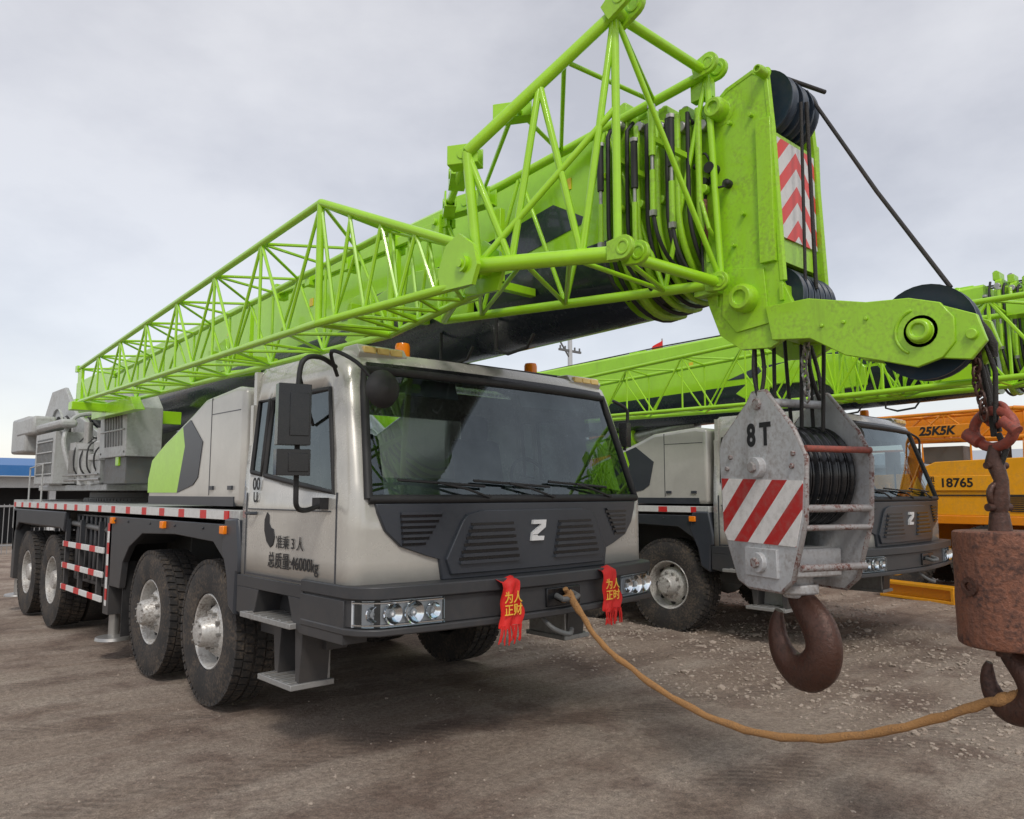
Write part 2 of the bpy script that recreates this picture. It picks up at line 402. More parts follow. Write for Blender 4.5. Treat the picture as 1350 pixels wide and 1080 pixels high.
    for sx_ in (-1,1):
        r_=MB(); r_.prism([(.36,2.42),(.33,2.475),(.37,2.53),(.52,2.53),(.6,2.47)],'x',sx_*.78,sx_*1.14,0)
        for k in range(3):
            a=sx_*(.82+k*.10); r_.box(min(a,a+sx_*.09),max(a,a+sx_*.09),.325,.37,2.472,2.515,1)
        r_.build("marker_lamp",root,[SILVER,AMBERY],bev=.006)
        b=MB(); b.cyl((sx_*.62,.62,2.49),(sx_*.62,.62,2.53),.06,.055,n=20,m=1)
        b.lathe([(.052,0),(.052,.08),(.045,.10),(.0001,.105)],(sx_*.62,.62,2.53),'z',20)
        b.build("beacon",root,[AMBER,BLACK])
    b=MB(); b.tube([(-.5,.47,2.515),(.95,.5,2.53)],.012,6); b.build("roof_rail",root,[BLACK])
    # grille
    g=MB()
    front_panel(g,[(1.535,-1.19,1.19),(1.48,-1.175,1.175),(1.38,-1.13,1.13),(1.285,-1.03,1.03),(1.225,-.86,.86),(1.20,-.77,.77),(1.075,-.75,.75)],.022,-.03,nx=24)
    front_panel(g,[(1.49,-.46,.46),(1.465,-.58,.58),(1.42,-.62,.62),(1.20,-.735,.735),(1.105,-.70,.70)],.042,0,nx=20)
    go=g.build("grille",root,[DARK],bev=.006,ang=25)
    for sx_ in (-1,1):
        l=MB()
        for k in range(6):
            z=1.165+k*.042; x0=.16+.010*k; x1=.645-.017*k
            front_panel(l,[(z,sx_*x0,sx_*x1),(z+.010,sx_*(x0+.005),sx_*x1),(z+.020,sx_*(x0+.012),sx_*(x1-.01))],.062,.035,nx=6)
            front_panel(l,[(z+.021,sx_*x0,sx_*x1),(z+.038,sx_*x0,sx_*x1)],.046,.035,nx=6,m=1)
        l.build("louvre",root,[DARK,BLACKG])
        l=MB()
        for k in range(6):
            z=1.485-k*.033; x0=.76+.022*k; x1=1.04-.003*k
            front_panel(l,[(z,sx_*x0,sx_*x1),(z-.010,sx_*(x0+.01),sx_*x1),(z-.015,sx_*(x0+.02),sx_*x1)],.040,.01,nx=4)
            front_panel(l,[(z-.016,sx_*x0,sx_*x1),(z-.031,sx_*x0,sx_*x1)],.027,.01,nx=4,m=1)
        l.build("louvre",root,[DARK,BLACKG])
    lg=MB()
    def zlogo(pts,m=0):
        n=len(pts)
        lg.add([(x,yf(0,z)-.062,z) for x,z in pts]+[(x,yf(0,z)-.038,z) for x,z in pts],[tuple(range(n)),tuple(range(2*n-1,n-1,-1))]+[(i,(i+1)%n,n+(i+1)%n,n+i) for i in range(n)],m)
    bz=1.285
    zlogo([(-.048,bz+.135),(.072,bz+.135),(.064,bz+.085),(-.012,bz+.040),(-.052,bz+.040),(-.062,bz+.0),(-.066,bz+.0),(-.056,bz+.052),(.022,bz+.100),(.024,bz+.108),(-.052,bz+.108)])
    zlogo([(-.062,bz+.0),(.046,bz+.0),(.052,bz+.028),(-.008,bz+.028),(-.012,bz+.036),(-.054,bz+.036)])
    lg.build("emblem",root,[WHITE])
    for x0,x1 in ((-1.04,-.42),(-.50,.16),(.16,.80)):
        w=MB(); pts=[]
        for k in range(8):
            x=x0+(x1-x0)*k/7; z=1.675-.035*(k/7); pts.append((x,yf(x,z)-.03,z))
        w.tube(pts,.009,6); pv=(x1+.02,yf(x1,1.57)-.03,1.57); md=Vector(pts[3])+Vector((0,-.015,0))
        w.tube([pv,((x1+md.x)/2,yf(x1,1.62)-.05,1.625),md],.008,6); w.cyl(pv,(pv[0],pv[1]+.05,pv[2]),.018)
        w.build("wiper",root,[BLACK])
    # bumper
    bp=MB()
    pl=[(-1.345,.62),(-1.345,.10),(-1.31,.0),(-1.22,-.075),(-.8,-.145),(-.4,-.19),(0,-.205)]
    pl=pl+[(-x,y) for x,y in pl[:-1][::-1]]
    inner=[(1.2,.62),(1.2,.3),(-1.2,.3),(-1.2,.62)]
    def off(p,k): return [(x*(1-k*.35),y+k) for x,y in p]
    bp.prism(pl+inner,'z',1.0,1.075)
    bp.prism(off(pl,.03)+inner,'z',.84,1.001)
    bp.prism(off(pl,.0)+inner,'z',.80,.841)
    bo=bp.build("bumper",root,[DARKL],bev=.008,seg=2)
    tw=MB(); tw.box(-.02,.30,-.190,-.12,.86,.98,0); tw.tube([(.06,-.19,.93),(.06,-.26,.91),(.14,-.28,.91),(.2,-.26,.92),(.2,-.2,.94)],.02,8,1)
    tw.smooth([(.0,-.11,.79),(.03,-.20,.72),(.13,-.24,.68),(.2,-.2,.70)],.018,8,1)
    tw.build("tow_hook",root,[BLACKG,GREYD],bev=.01)
    for sx_ in (-1,1):
        h=MB(); fx=(lambda x:x) if sx_<0 else (lambda x:-x)
        segs=[(-1.315,.075),(-1.275,.008),(-1.19,-.052),(-1.0,-.086),(-.82,-.115)]
        def strip(off_,z0,z1,m):
            vs=[]; ss=[(fx(x),y-off_) for x,y in segs]; n=len(ss)
            for zz in (z0,z1):
                for (x,y) in ss: vs.append((x,y,zz))
            for zz in (z0,z1):
                for (x,y) in ss: vs.append((x*.985,y+.05,zz))
            fs=[(i,i+1,n+i+1,n+i) for i in range(n-1)]+[(i,i+1,2*n+i+1,2*n+i) for i in range(n-1)]+[(n+i,n+i+1,3*n+i+1,3*n+i) for i in range(n-1)]+[(0,n,3*n,2*n),(n-1,2*n-1,4*n-1,3*n-1)]
            h.add(vs,fs,m)
        strip(.002,.847,.994,0)
        for (x,r) in ((-1.24,.040),(-1.14,.054),(-1.01,.058),(-.89,.044)):
            yy=-.066-(x+1.19)*.17 if x>-1.2 else -.022
            h.lathe([(r*1.15,-.004),(r*1.12,-.014),(r*1.0,-.010),(r*.5,.004),(.001,.008)],(fx(x),yy,.921),'y',20,1)
            h.sph((fx(x),yy-.002,.921),r*.36,2,sc=(1,.6,1))
        for z in (.860,.982): h.tube([(fx(x),y-.010,z) for x,y in segs],.006,6,1)
        h.build("headlight",root,[LAMPB,CHROME,WHITE],ang=50)
        h=MB(); strip(.026,.849,.992,0); h.build("headlight_lens",root,[LENS],ang=50)
    for y in (1.75,3.0,4.4):
        m_=MB(); m_.box(-1.37,-1.335,y,y+.08,1.30,1.36); m_.build("marker_lamp",root,[AMBER],bev=.006)
    for sx_ in (-1,1):
        k=MB()
        def bx(x0,x1,*a,m=0): k.box(min(sx_*x0,sx_*x1),max(sx_*x0,sx_*x1),*a,m)
        bx(1.15,1.338,.60,1.56,.955,1.035); bx(1.18,1.340,.12,.63,.745,.99)
        k.prism([(.63,.955),(.63,.745),(.72,.78),(.80,.955)],'x',sx_*1.15,sx_*1.336)
        k.prism([(1.56,.955),(1.22,.955),(1.30,.74),(1.56,.78)],'x',sx_*1.15,sx_*1.336)
        bx(1.0,1.15,.63,1.56,.62,1.0)
        bx(1.12,1.38,.68,1.40,.765,.80,m=1)
        for i in range(7): bx(1.15,1.375,.72+i*.095,.745+i*.095,.80,.808,m=2)
        k.prism([(.66,.765),(.70,.40),(.74,.40),(.76,.765)],'x',sx_*1.10,sx_*1.30); k.prism([(1.02,.765),(1.06,.40),(1.10,.40),(1.14,.765)],'x',sx_*1.10,sx_*1.26,0)
        bx(1.06,1.36,.68,1.14,.395,.43,m=1)
        for i in range(5): bx(1.1,1.355,.72+i*.085,.745+i*.085,.43,.438,m=2)
        bx(1.08,1.12,.70,1.12,.43,.70,m=1)
        k.build("step",root,[DARKL,TREAD,STEEL],bev=.006)
        f=MB()
        f.prism([(1.525,1.035),(1.525,1.15),(1.58,1.42),(1.80,1.42),(1.84,1.20),(1.74,1.0),(1.70,.80),(1.58,.74),(1.565,1.035)],'x',sx_*1.12,sx_*1.345)
        f.build("fender",root,[DARK],bev=.02)
        f=MB()
        pts=[(1.80,1.37),(1.74,1.18)]+[(1.80,1.12),(2.0,1.235),(2.8,1.26),(3.6,1.235),(3.95,1.10),(4.12,.95),(4.18,.70)]+[(4.52,.70),(4.60,1.37)]
        f.prism(pts,'x',sx_*1.28,sx_*1.34)
        f.prism([(1.9,1.24),(2.1,1.30),(3.6,1.30),(3.95,1.16),(3.95,1.12),(3.6,1.25),(2.1,1.25),(1.9,1.18)],'x',sx_*.95,sx_*1.28)
        for y in (2.2,2.8,3.4,4.0,4.4): f.cyl((sx_*1.338,y,1.33),(sx_*1.35,y,1.33),.012,n=6)
        f.build("fender",root,[DARKL],bev=.010)
        f=MB(); f.prism([(6.30,1.38),(6.34,1.15),(6.5,1.19),(8.75,1.19),(8.95,1.05),(9.0,.8),(9.08,.8),(9.12,1.38)],'x',sx_*1.28,sx_*1.34)
        f.box(min(sx_*.95,sx_*1.28),max(sx_*.95,sx_*1.28),6.4,8.9,1.17,1.20)
        f.build("fender",root,[DARKL],bev=.012)
        dk=MB(); xs=sorted((sx_*1.331,sx_*1.342)); dk.box(xs[0],xs[1],1.75,9.1,1.405,1.468); dk.build("reflective_strip",root,[TAPE])
        mf=MB(); xs=sorted((sx_*.98,sx_*1.30)); mf.box(xs[0],xs[1],4.20,4.215,.25,.95); mf.build("mud_flap",root,[BLACK])
    dk=MB(); dk.box(-1.33,1.33,1.58,9.15,1.40,1.475); dk.box(-1.33,1.33,9.15,9.2,1.1,1.5)
    dk.build("deck",root,[GREY],bev=.008)
    c=MB(); c.box(-.42,.42,.35,9.1,.85,1.38); c.box(-.75,-.45,4.0,6.5,.6,1.3); 
    for y in (2.2,3.52,7.0,8.33): c.cyl((-1.05,y,.56),(1.05,y,.56),.09,n=14); c.sph((0,y,.56),.22,sc=(1,.9,1))
    for sx_ in (-.5,.5):
        for y in (2.2,3.52):
            for k in range(4): c.box(sx_-.05,sx_+.05,y-.55+k*.07,y+.55-k*.07,.64+k*.025,.662+k*.025)
    c.box(-.9,.9,1.55,1.68,.85,1.3); c.box(-.8,-.45,.9,1.5,.66,.9); c.cyl((.6,.7,.8),(.6,1.6,.8),.13,m=0)
    c.smooth([(-.5,.4,.85),(-.55,.8,.66),(-.4,1.4,.64),(-.6,2.0,.8)],.02,8); c.smooth([(.3,.3,.82),(.35,.7,.62),(.2,1.2,.66),(.3,1.9,.8)],.02,8)
    c.box(-1.22,-.6,4.66,6.28,.62,1.36,1)
    for i in range(9): c.box(-1.245,-1.22,4.72+i*.17,4.78+i*.17,.66,1.34,1)
    c.cyl((-1.0,4.25,.85),(-.5,4.25,.85),.16,m=0)
    c.box(.6,1.25,4.66,6.28,.6,1.36,1); c.cyl((-1.24,4.5,1.2),(-1.24,6.3,1.25),.03,m=0)
    c.build("chassis",root,[GREYD,DARKL],bev=.01)
    for yy,sx_ in ((4.58,-1),(4.58,1),(8.98,-1),(8.98,1)):
        o=MB(); x=sx_*1.25
        o.box(x-.09,x+.09,yy-.085,yy+.085,.42,1.36,0)
        o.cyl((x,yy,.42),(x,yy,.20),.05,n=14,m=1); o.lathe([(.0001,.03),(.05,.03),(.16,.01),(.17,-.02),(.0001,-.02)],(x,yy,.19),'z',20,1)
        if yy<5:
            xs=sorted((x+sx_*.091,x+sx_*.096)); o.box(xs[0],xs[1],yy-.03,yy+.03,.5,1.3,2)
        o.build("outrigger_leg",root,[DARKL,STEEL,TAPEV],bev=.008)
    for z in (1.02,.78,.54):
        rl=MB(); rl.box(-1.335,-1.315,4.78,6.35,z-.03,z+.03,0); rl.build("side_guard",root,[TAPE2],bev=.004)
    for y in (5.0,5.7,6.3):
        rl=MB(); rl.box(-1.313,-1.27,y,y+.05,.5,1.3); rl.build("guard_bracket",root,[DARKL])
    fr=make_wheel(True); re=make_wheel(False)
    cache={}
    for (y,isf) in ((2.21,1),(3.53,1),(7.0,0),(8.33,0)):
        for sx_ in (-1,1):
            key=isf; ang=random.random()*6
            if key not in cache:
                ty,rm,hub=(fr if isf else re)
                h=hub.build("wheel",root,[GREYD]); a=ty.build("tyre",h,[TYRE],ang=28); b=rm.build("rim",h,[RIM,BLACK,STEEL],ang=32); cache[key]=(h,a,b)
            else:
                h0,a0,b0=cache[key]; h=h0.copy(); a=a0.copy(); b=b0.copy()
                for q in (h,a,b): col.objects.link(q)
                a.parent=h; b.parent=h
            h.scale=(.97,.97,.97)
            h.location=(sx_*(1.13 if isf else 1.15),y,.548); h.rotation_euler=(ang,0,0) if sx_<0 else (ang,0,math.pi)
    # engine cover
    pr=[(1.60,1.50),(1.60,2.36),(1.75,2.385),(2.35,2.34),(2.62,2.24),(3.25,2.03),(3.52,1.90),(3.60,1.72),(3.60,1.50)]
    e=MB(); e.prism(pr,'x',-1.31,-.55,0); e.build("engine_cover",root,[SILVER],bev=.045,seg=4)
    e=MB(); e.prism(pr,'x',.55,1.31,0); e.build("engine_cover",root,[SILVER],bev=.045,seg=4)
    e=MB(); e.box(-.54,.54,1.6,3.3,1.48,1.70); e.cyl((-.3,2.0,1.85),(-.3,3.2,1.85),.14); e.build("radiator_housing",root,[GREYD],bev=.02)
    e=MB(); e.prism([(3.585,1.60),(3.585,1.72),(3.50,1.885),(3.22,2.0),(2.78,2.14),(2.72,1.98),(2.86,1.60)],'x',-1.316,-1.30); e.build("side_decal",root,[GREEN])
    e=MB(); e.prism([(2.86,1.60),(2.72,1.98),(2.78,2.14),(2.62,2.19),(2.35,2.00),(2.42,1.72),(2.52,1.66)],'x',-1.3165,-1.30); e.build("side_decal",root,[DARK])
    e=MB(); e.box(-1.318,-1.30,1.72,3.55,1.50,1.57); e.box(-1.313,-1.30,2.19,2.197,1.58,2.33); e.box(-1.313,-1.30,1.66,2.19,2.20,2.206)
    for y in (1.75,2.1): e.box(-1.325,-1.30,y,y+.07,1.62,1.65)
    e.build("cover_trim",root,[DARK])
    # mirrors
    m_=MB()
    sx_=-1
    m_.smooth([(sx_*1.30,.34,2.36),(sx_*1.45,.24,2.385),(sx_*1.58,.18,2.36),(sx_*1.62,.18,2.26),(sx_*1.62,.18,1.95),(sx_*1.62,.18,1.62),(sx_*1.60,.2,1.52),(sx_*1.5,.28,1.50),(sx_*1.36,.36,1.53)],.015,10)
    m_.smooth([(-1.30,.60,2.02),(-1.50,.40,2.28),(-1.60,.2,2.34)],.011,8)
    m_.box(-1.39,-1.32,.33,.42,1.50,1.57)
    m_.smooth([(sx_*1.31,.30,2.30),(sx_*1.42,.18,2.42),(sx_*1.36,.0,2.34),(sx_*1.28,-.07,2.22)],.012,8)
    m_.build("mirror_arm",root,[BLACK],ang=60)
    for (z,hh,w_) in ((2.03,.34,.18),(1.765,.145,.185)):
        h=MB(); h.obox((-1.66,.16,z),(w_,.085,hh),-.25,0); h.obox((-1.66,.206,z),(w_*.86,.006,hh*.88),-.25,1); h.obox((-1.645,.112,z),(w_*.6,.012,hh*.7),-.25,0); h.build("wing_mirror",root,[BLACKG,MIRR],bev=.028,seg=4)
    m_=MB(); m_.smooth([(1.30,.34,2.36),(1.42,.30,2.30),(1.44,.30,2.20),(1.42,.32,1.95)],.014,8); m_.build("mirror_arm",root,[BLACK],ang=60)
    h=MB(); h.obox((1.43,.32,2.08),(.10,.07,.20),.3,0); h.obox((1.43,.358,2.08),(.085,.006,.17),.3,1); h.build("wing_mirror",root,[BLACKG,MIRR],bev=.015,seg=3)
    h=MB(); h.lathe([(.0001,-.055),(.06,-.045),(.10,-.015),(.112,.01),(.105,.02)],(-1.23,-.08,2.19),'y',24,0); h.lathe([(.105,.02),(.0001,.035)],(-1.23,-.08,2.19),'y',24,1)
    o=h.build("kerb_mirror",root,[BLACK,MIRR])
    # ---------------- superstructure
    t=MB(); t.lathe([(.0001,1.47),(.80,1.47),(.80,1.53),(.74,1.535),(.74,1.60),(.70,1.62),(.0001,1.62)],(0,7.6,0),'z',64)
    for i in range(110):
        a=2*math.pi*i/110; t.obox((.80*math.cos(a),7.6+.80*math.sin(a),1.505),(.02,.024,.035),a)
    t.build("slewing_ring",root,[GREYD],ang=30)
    t=MB()
    pr=[(6.3,1.64),(9.3,1.64),(10.8,2.1),(11.2,2.8),(10.7,3.25),(9.9,3.25),(9.2,2.8),(8.0,2.45),(6.4,2.35)]
    t.prism(pr,'x',-.62,-.56); t.prism(pr,'x',.56,.62); t.box(-.95,.95,6.2,9.6,1.625,1.70)
    t.box(-.56,.56,6.4,9.2,1.7,1.9); t.box(-.95,-.62,8.3,9.0,1.7,2.2); t.box(.62,1.2,6.2,8.4,1.7,2.4)
    for y in (6.8,7.4,8.0,8.6): t.box(-.66,-.62,y,y+.04,1.7,2.38)
    t.build("turntable_frame",root,[GREY],bev=.012)
    t=MB(); t.lathe([(.36,-.8),(.36,-.77),(.25,-.77),(.25,.77),(.36,.77),(.36,.8)],(0,9.5,2.5),'x',32,0); 
    for i in range(20): t.lathe([(.255,-.76+i*.076),(.275,-.74+i*.076),(.255,-.72+i*.076)],(0,9.5,2.5),'x',24,1)
    t.cyl((-.95,9.5,2.5),(.95,9.5,2.5),.10); t.build("winch_drum",root,[GREY,ROPE],ang=40)
    t=MB()
    t.prism([(5.3,2.0),(5.3,2.55),(5.5,2.72),(6.15,2.72),(6.3,2.55),(6.3,2.0)],'x',-1.02,-.64); t.box(-.98,-.66,5.4,6.2,1.70,2.0,1)
    for i in range(7):
        y=5.42+i*.10; t.prism([(y,2.12),(y+.05,2.12),(y+.11,2.50),(y+.06,2.50)],'x',-1.03,-1.015,1)
    for y in (5.35,6.22): 
        for z in (2.05,2.6): t.cyl((-1.03,y,z),(-1.015,y,z),.015,n=6,m=1)
    t.box(-1.034,-1.02,5.36,6.24,2.29,2.31,0)
    t.build("machinery_housing",root,[GREY,GREYD],bev=.012)
    t=MB(); t.box(-1.12,-.7,8.0,9.1,1.72,2.42)
    for i in range(12): t.box(-1.128,-1.118,8.12+i*.075,8.15+i*.075,1.82,2.34,1)
    for j in range(4): t.box(-1.134,-1.12,8.1,9.02,1.84+.15*j,1.86+.15*j,0)
    t.build("machinery_housing",root,[GREY,GREYD],bev=.012)
    t=MB(); t.box(-1.15,1.15,9.7,10.7,2.2,2.75); t.box(-1.16,-.85,9.2,10.3,2.45,2.72); t.box(-1.12,-.9,7.8,9.2,2.47,2.58); t.build("counterweight",root,[GREY],bev=.04)
    t=MB()
    t.lathe([(.0001,1.70),(.15,1.70),(.15,1.76),(.12,1.78),(.12,1.98),(.16,2.0),(.16,2.06),(.10,2.08),(.10,2.22),(.07,2.24),(.07,2.40),(.0001,2.40)],(-.86,6.75,0),'z',24)
    for i in range(10): a=2*math.pi*i/10; t.cyl((-.86+.14*math.cos(a),6.75+.14*math.sin(a),2.06),(-.86+.14*math.cos(a),6.75+.14*math.sin(a),2.085),.014,n=6,m=2)
    t.cyl((-.92,7.2,1.70),(-.92,7.2,2.15),.10,n=18); t.cyl((-.92,7.2,2.15),(-.92,7.2,2.22),.12,n=18); t.cyl((-.92,7.2,2.22),(-.92,7.2,2.5),.05,n=14,m=2)
    t.box(-1.0,-.72,7.42,7.72,1.72,2.25,0); t.box(-1.0,-.7,6.30,6.52,1.72,1.98,0)
    for i in range(4): t.box(-1.02,-1.0,7.46+i*.065,7.49+i*.065,1.85,2.15,2)
    for i in range(4):
        y=6.45+i*.31; t.smooth([(-.95,y,1.80),(-1.02,y+.02,1.92),(-1.0,y+.06,2.10+.07*(i%2)),(-.85,y+.10,2.22+.04*i),(-.65,y+.12,2.26)],.010,6,1)
    t.tube([(-1.0,6.3,1.76),(-1.0,7.9,1.76)],.018,8,2); t.tube([(-1.02,6.3,1.82),(-1.02,7.9,1.82)],.012,8,2)
    t.smooth([(-.98,7.75,1.9),(-1.05,7.85,2.3),(-.9,8.0,2.62),(-.6,8.1,2.7)],.03,8,0)
    t.build("slewing_drive",root,[GREY,BLACK,STEEL],ang=30)
    hr=MB(); hr.tube([(-1.18,9.05,1.47),(-1.18,9.05,1.95),(-1.18,8.3,1.98),(-1.18,8.3,1.47)],.012,6); hr.build("handrail",root,[GREY])
    l=MB(); l.cyl((0,6.5,2.0),(0,3.6,2.42),.15,n=22,m=0); l.cyl((0,3.6,2.42),(0,2.6,2.57),.10,n=18,m=1); l.cyl((-.3,6.5,2.0),(.3,6.5,2.0),.09,m=0)
    l.build("luffing_cylinder",root,[GREEN,STEEL],ang=40)
    # ---------------- boom
    zc=lambda y: 3.165-(y+1.1)*.026
    def uprof(w,h):
        r=[(-w+.03,h),(-w,h-.03),(-w,.05),(-w,-.12*h/.5)]
        for i in range(1,8):
            a=math.pi+ (math.pi/2)*i/7; r.append((w*math.cos(a)*1.0, -.12*h/.5+(h-.12*h/.5)*math.sin(a)))
        return r+[(-x,z) for x,z in r[:-1][::-1]]
    def section(mb,w,h,y0,y1,split=True,mt=0,mbm=1,cap=True):
        p=uprof(w,h); n=len(p)
        v0=[(x,y0,zc(y0)+z) for x,z in p]; v1=[(x,y1,zc(y1)+z) for x,z in p]
        for i in range(n):
            j=(i+1)%n; low=(p[i][1]+p[j][1])/2<-.10*h/.5 and split
            mb.add([v0[i],v0[j],v1[j],v1[i]],[(0,1,2,3)],mbm if low else mt)
        if cap: mb.add(v0,[tuple(range(n))],mt); mb.add(v1,[tuple(range(n))],mt)
    b=MB(); section(b,.36,.54,-1.02,10.3)
    bo=b.build("boom",root,[GREEN,NAVY],ang=40)
    for y in (-.85,1.2,3.4,5.6,7.8):
        b=MB(); b.box(-.06,.06,y,y+.3,zc(y)+.52,zc(y)+.62,0); b.cyl((-.09,y+.15,zc(y)+.58),(.09,y+.15,zc(y)+.58),.04); b.build("rope_roller",bo,[GREEN],bev=.005)
    b=MB(); b.prism([(.15,2.80),(.15,3.0),(.30,3.16),(.75,3.22),(1.35,3.12),(1.75,2.85),(1.6,2.76),(1.2,2.92),(.7,2.90),(.45,2.78)],'x',-.42,-.362)
    b.build("boom_bracket",bo,[GREEN],bev=.008)
    b=MB()
    b.prism([(-.9,zc(0)+.05),(.1,zc(0)-.10),(1.9,zc(0)-.10),(1.5,zc(0)+.02),(.2,zc(0)+.10),(-.6,zc(0)+.22)],'x',-.3655,-.355); b.build("boom_decal",bo,[NAVY])
    for y,z in ((-.75,3.45),(2.4,3.3),(4.2,3.3)):
        b=MB(); b.box(-.367,-.355,y,y+.06,z-.035,z+.035); b.build("warning_label",bo,[LABY])
    b=MB()
    for i,(w,h) in enumerate(((.375,.565),(.335,.52),(.30,.48),(.27,.44),(.245,.41))):
        y0=-1.13-i*.115
        section(b,w,h,y0-.058,y0,split=False); section(b,w-.06,h-.06,y0-.115,y0,split=True,mt=3,mbm=1)
        b.cyl((-w-.01,y0-.03,zc(y0)+h*.85),(-w-.05,y0-.03,zc(y0)+h*.85),.03,n=10,m=2); b.cyl((-w-.01,y0-.03,zc(y0)-.0),(-w-.05,y0-.03,zc(y0)),.025,n=10,m=0)
        for s_ in (-1,1):
            b.box(min(s_*w*.5,s_*w*.95),max(s_*w*.5,s_*w*.95),y0-.04,y0+.02,zc(y0)+h-.01,zc(y0)+h+.07,0)
            b.cyl((s_*w*.5-.03,y0-.005,zc(y0)+h+.06),(s_*w*.95+.02,y0-.005,zc(y0)+h+.06),.03,n=12,m=2 if i%2 else 0)
            b.cyl((s_*w*.75,y0-.08,zc(y0)+h-.06),(s_*w*.75,y0-.0,zc(y0)+h-.06),.018,n=8,m=2)
    b.build("telescopic_section",bo,[GREEN2,BLACK,STEEL,GREEN2],ang=40,bev=.004)
    b=MB()
    for i in range(10):
        y=-1.09-.057*i; w=.425-.014*i; pts=[(-w+.06,y,zc(y)+.54-.018*i),(-w+.005,y,zc(y)+.44),(-w,y,zc(y)+.1)]
        for k in range(13):
            a=math.pi+ (math.pi*.62)*k/12; pts.append((w*math.cos(a),y-.01*k*.3,zc(y)-.10+(.46-.010*i)*math.sin(a)))
        b.tube(pts,.019 if i%2 else .012,8,m=1 if i%2 else 0)
    for i,(dz,m0) in enumerate(((0,0),(.05,1),(-.06,0),(.08,1),(-.02,0))):
        y=-1.06-.12*i; z=zc(y)+dz; x=-.455
        b.cyl((x,y,z+.38),(x,y,z+.12),.019,n=12,m=m0); b.cyl((x,y,z+.40),(x,y,z+.38),.024,n=6,m=2); b.cyl((x,y,z+.12),(x,y,z+.04),.010,n=8,m=2)
        b.cyl((x,y,z+.04),(x,y,z-.18),.016,n=10,m=1); b.cyl((x,y,z-.18),(x,y,z-.21),.022,n=6,m=2); b.smooth([(x,y,z-.2),(x+.01,y-.02,z-.32),(x+.08,y-.03,z-.42),(x+.2,y-.03,z-.48)],.011,7,0)
        b.box(x-.01,-.33,y-.012,y+.012,z+.20,z+.23,1)
    b.build("hydraulic_hose",bo,[BLACK,GREEN2,STEEL],ang=60)
    # ---------------- boom head
    hd=MB()
    pl=[(-1.60,3.44),(-1.66,3.60),(-1.78,3.69),(-1.93,3.73),(-2.0,3.68),(-2.02,3.40),(-2.05,2.62),(-2.10,2.50),(-2.10,2.36),(-1.98,2.30),(-1.82,2.31),(-1.70,2.40),(-1.64,2.56),(-1.60,2.75)]
    for x0,x1 in ((-.235,-.205),(.205,.235)): hd.prism(pl,'x',x0,x1)
    hd.box(-.205,.205,-2.015,-1.985,2.74,3.40); hd.box(-.205,.205,-1.70,-1.58,2.62,3.5); hd.box(-.205,.205,-1.98,-1.72,3.38,3.41)
    hd.tube([(-.222,y,z) for y,z in pl[1:7]],.020,6); hd.tube([(.222,y,z) for y,z in pl[1:7]],.020,6)
    hd.box(-.262,-.235,-2.03,-1.95,2.72,3.45); hd.box(.235,.262,-2.03,-1.95,2.72,3.45)
    hd.prism([(-1.63,3.40),(-1.70,3.50),(-1.70,2.55),(-1.64,2.65)],'x',-.25,-.235)
    hd.prism([(-1.74,2.74),(-1.96,2.70),(-1.98,2.42),(-1.80,2.40),(-1.72,2.50)],'x',-.246,-.235)
    for (y,z,r) in ((-1.74,3.59,.060),(-1.86,2.56,.072),(-2.0,3.69,.026)):
        hd.lathe([(.0001,-.30),(r*.5,-.30),(r*.5,-.315),(r*.8,-.315),(r,-.29),(r,-.24),(r*1.35,-.237)],(0,y,z),'x',24); hd.cyl((.24,y,z),(.29,y,z),r,n=20)
    for (y,z) in ((-1.66,3.3),(-1.66,3.0),(-1.66,2.8),(-1.80,3.50),(-1.92,3.50),(-1.86,3.0),(-1.80,2.85)): hd.cyl((-.235,y,z),(-.262,y,z),.012,n=6)
    hd.box(-.25,.12,-2.06,-2.04,2.52,2.60)
    hd.obox((-.27,-1.66,3.72),(.05,.12,.10),0); hd.obox((-.27,-1.66,2.66),(.05,.14,.10),0)
    hd.tube([(-.25,-1.64,3.1),(-.31,-1.66,3.1),(-.31,-1.70,2.95),(-.25,-1.70,2.9)],.012)
    head=hd.build("boom_head",root,[GREEN2],bev=.006); head.location.y=.04
    def sheave(mb,c,r,w,m=0,mh=1):
        mb.lathe([(.0001,-w/2),(r*.25,-w/2),(r*.28,-w*.3),(r*.85,-w*.3),(r,-w/2),(r,-w*.3),(r*.9,0),(r,w*.3),(r,w/2),(r*.85,w*.3),(r*.28,w*.3),(r*.25,w/2),(.0001,w/2)],c,'x',36,m)
        mb.cyl((c[0]-w*.62,c[1],c[2]),(c[0]+w*.62,c[1],c[2]),r*.2,n=16,m=mh)
    for x in (-.13,-.02,.09):
        sh=MB(); sheave(sh,(x,-1.93,3.58),.175,.065); sh.build("sheave",head,[SHEAVE,GREEN2],ang=40)
    for x in (-.15,-.09,-.03,.03,.09,.15):
        sh=MB(); sheave(sh,(x,-1.97,2.56),.155,.05); sh.build("sheave",head,[SHEAVE,GREEN2],ang=40)
    hb=MB(); hb.box(-.20,.20,-2.026,-2.0165,2.86,3.37); hb.build("hazard_board",head,[CHEV])
    q=MB(); q.cyl((-.235,-1.70,3.28),(-.30,-1.70,3.28),.030,n=14); q.cyl((-.235,-1.66,3.22),(-.29,-1.66,3.22),.02,n=10); q.cyl((-.235,-1.78,3.18),(-.27,-1.78,3.18),.022,n=10)
    q.smooth([(-.27,-1.70,3.30),(-.29,-1.68,3.36),(-.26,-1.63,3.38)],.006); q.smooth([(-.26,-1.68,3.24),(-.28,-1.72,3.17),(-.26,-1.78,3.17)],.006)
    q.cyl((-.28,-1.655,3.12),(-.28,-1.655,2.88),.018,n=10,m=1)
    for i in range(5): q.cyl((-.29,-1.655,2.9+i*.045),(-.302,-1.655,2.9+i*.045),.006,n=6)
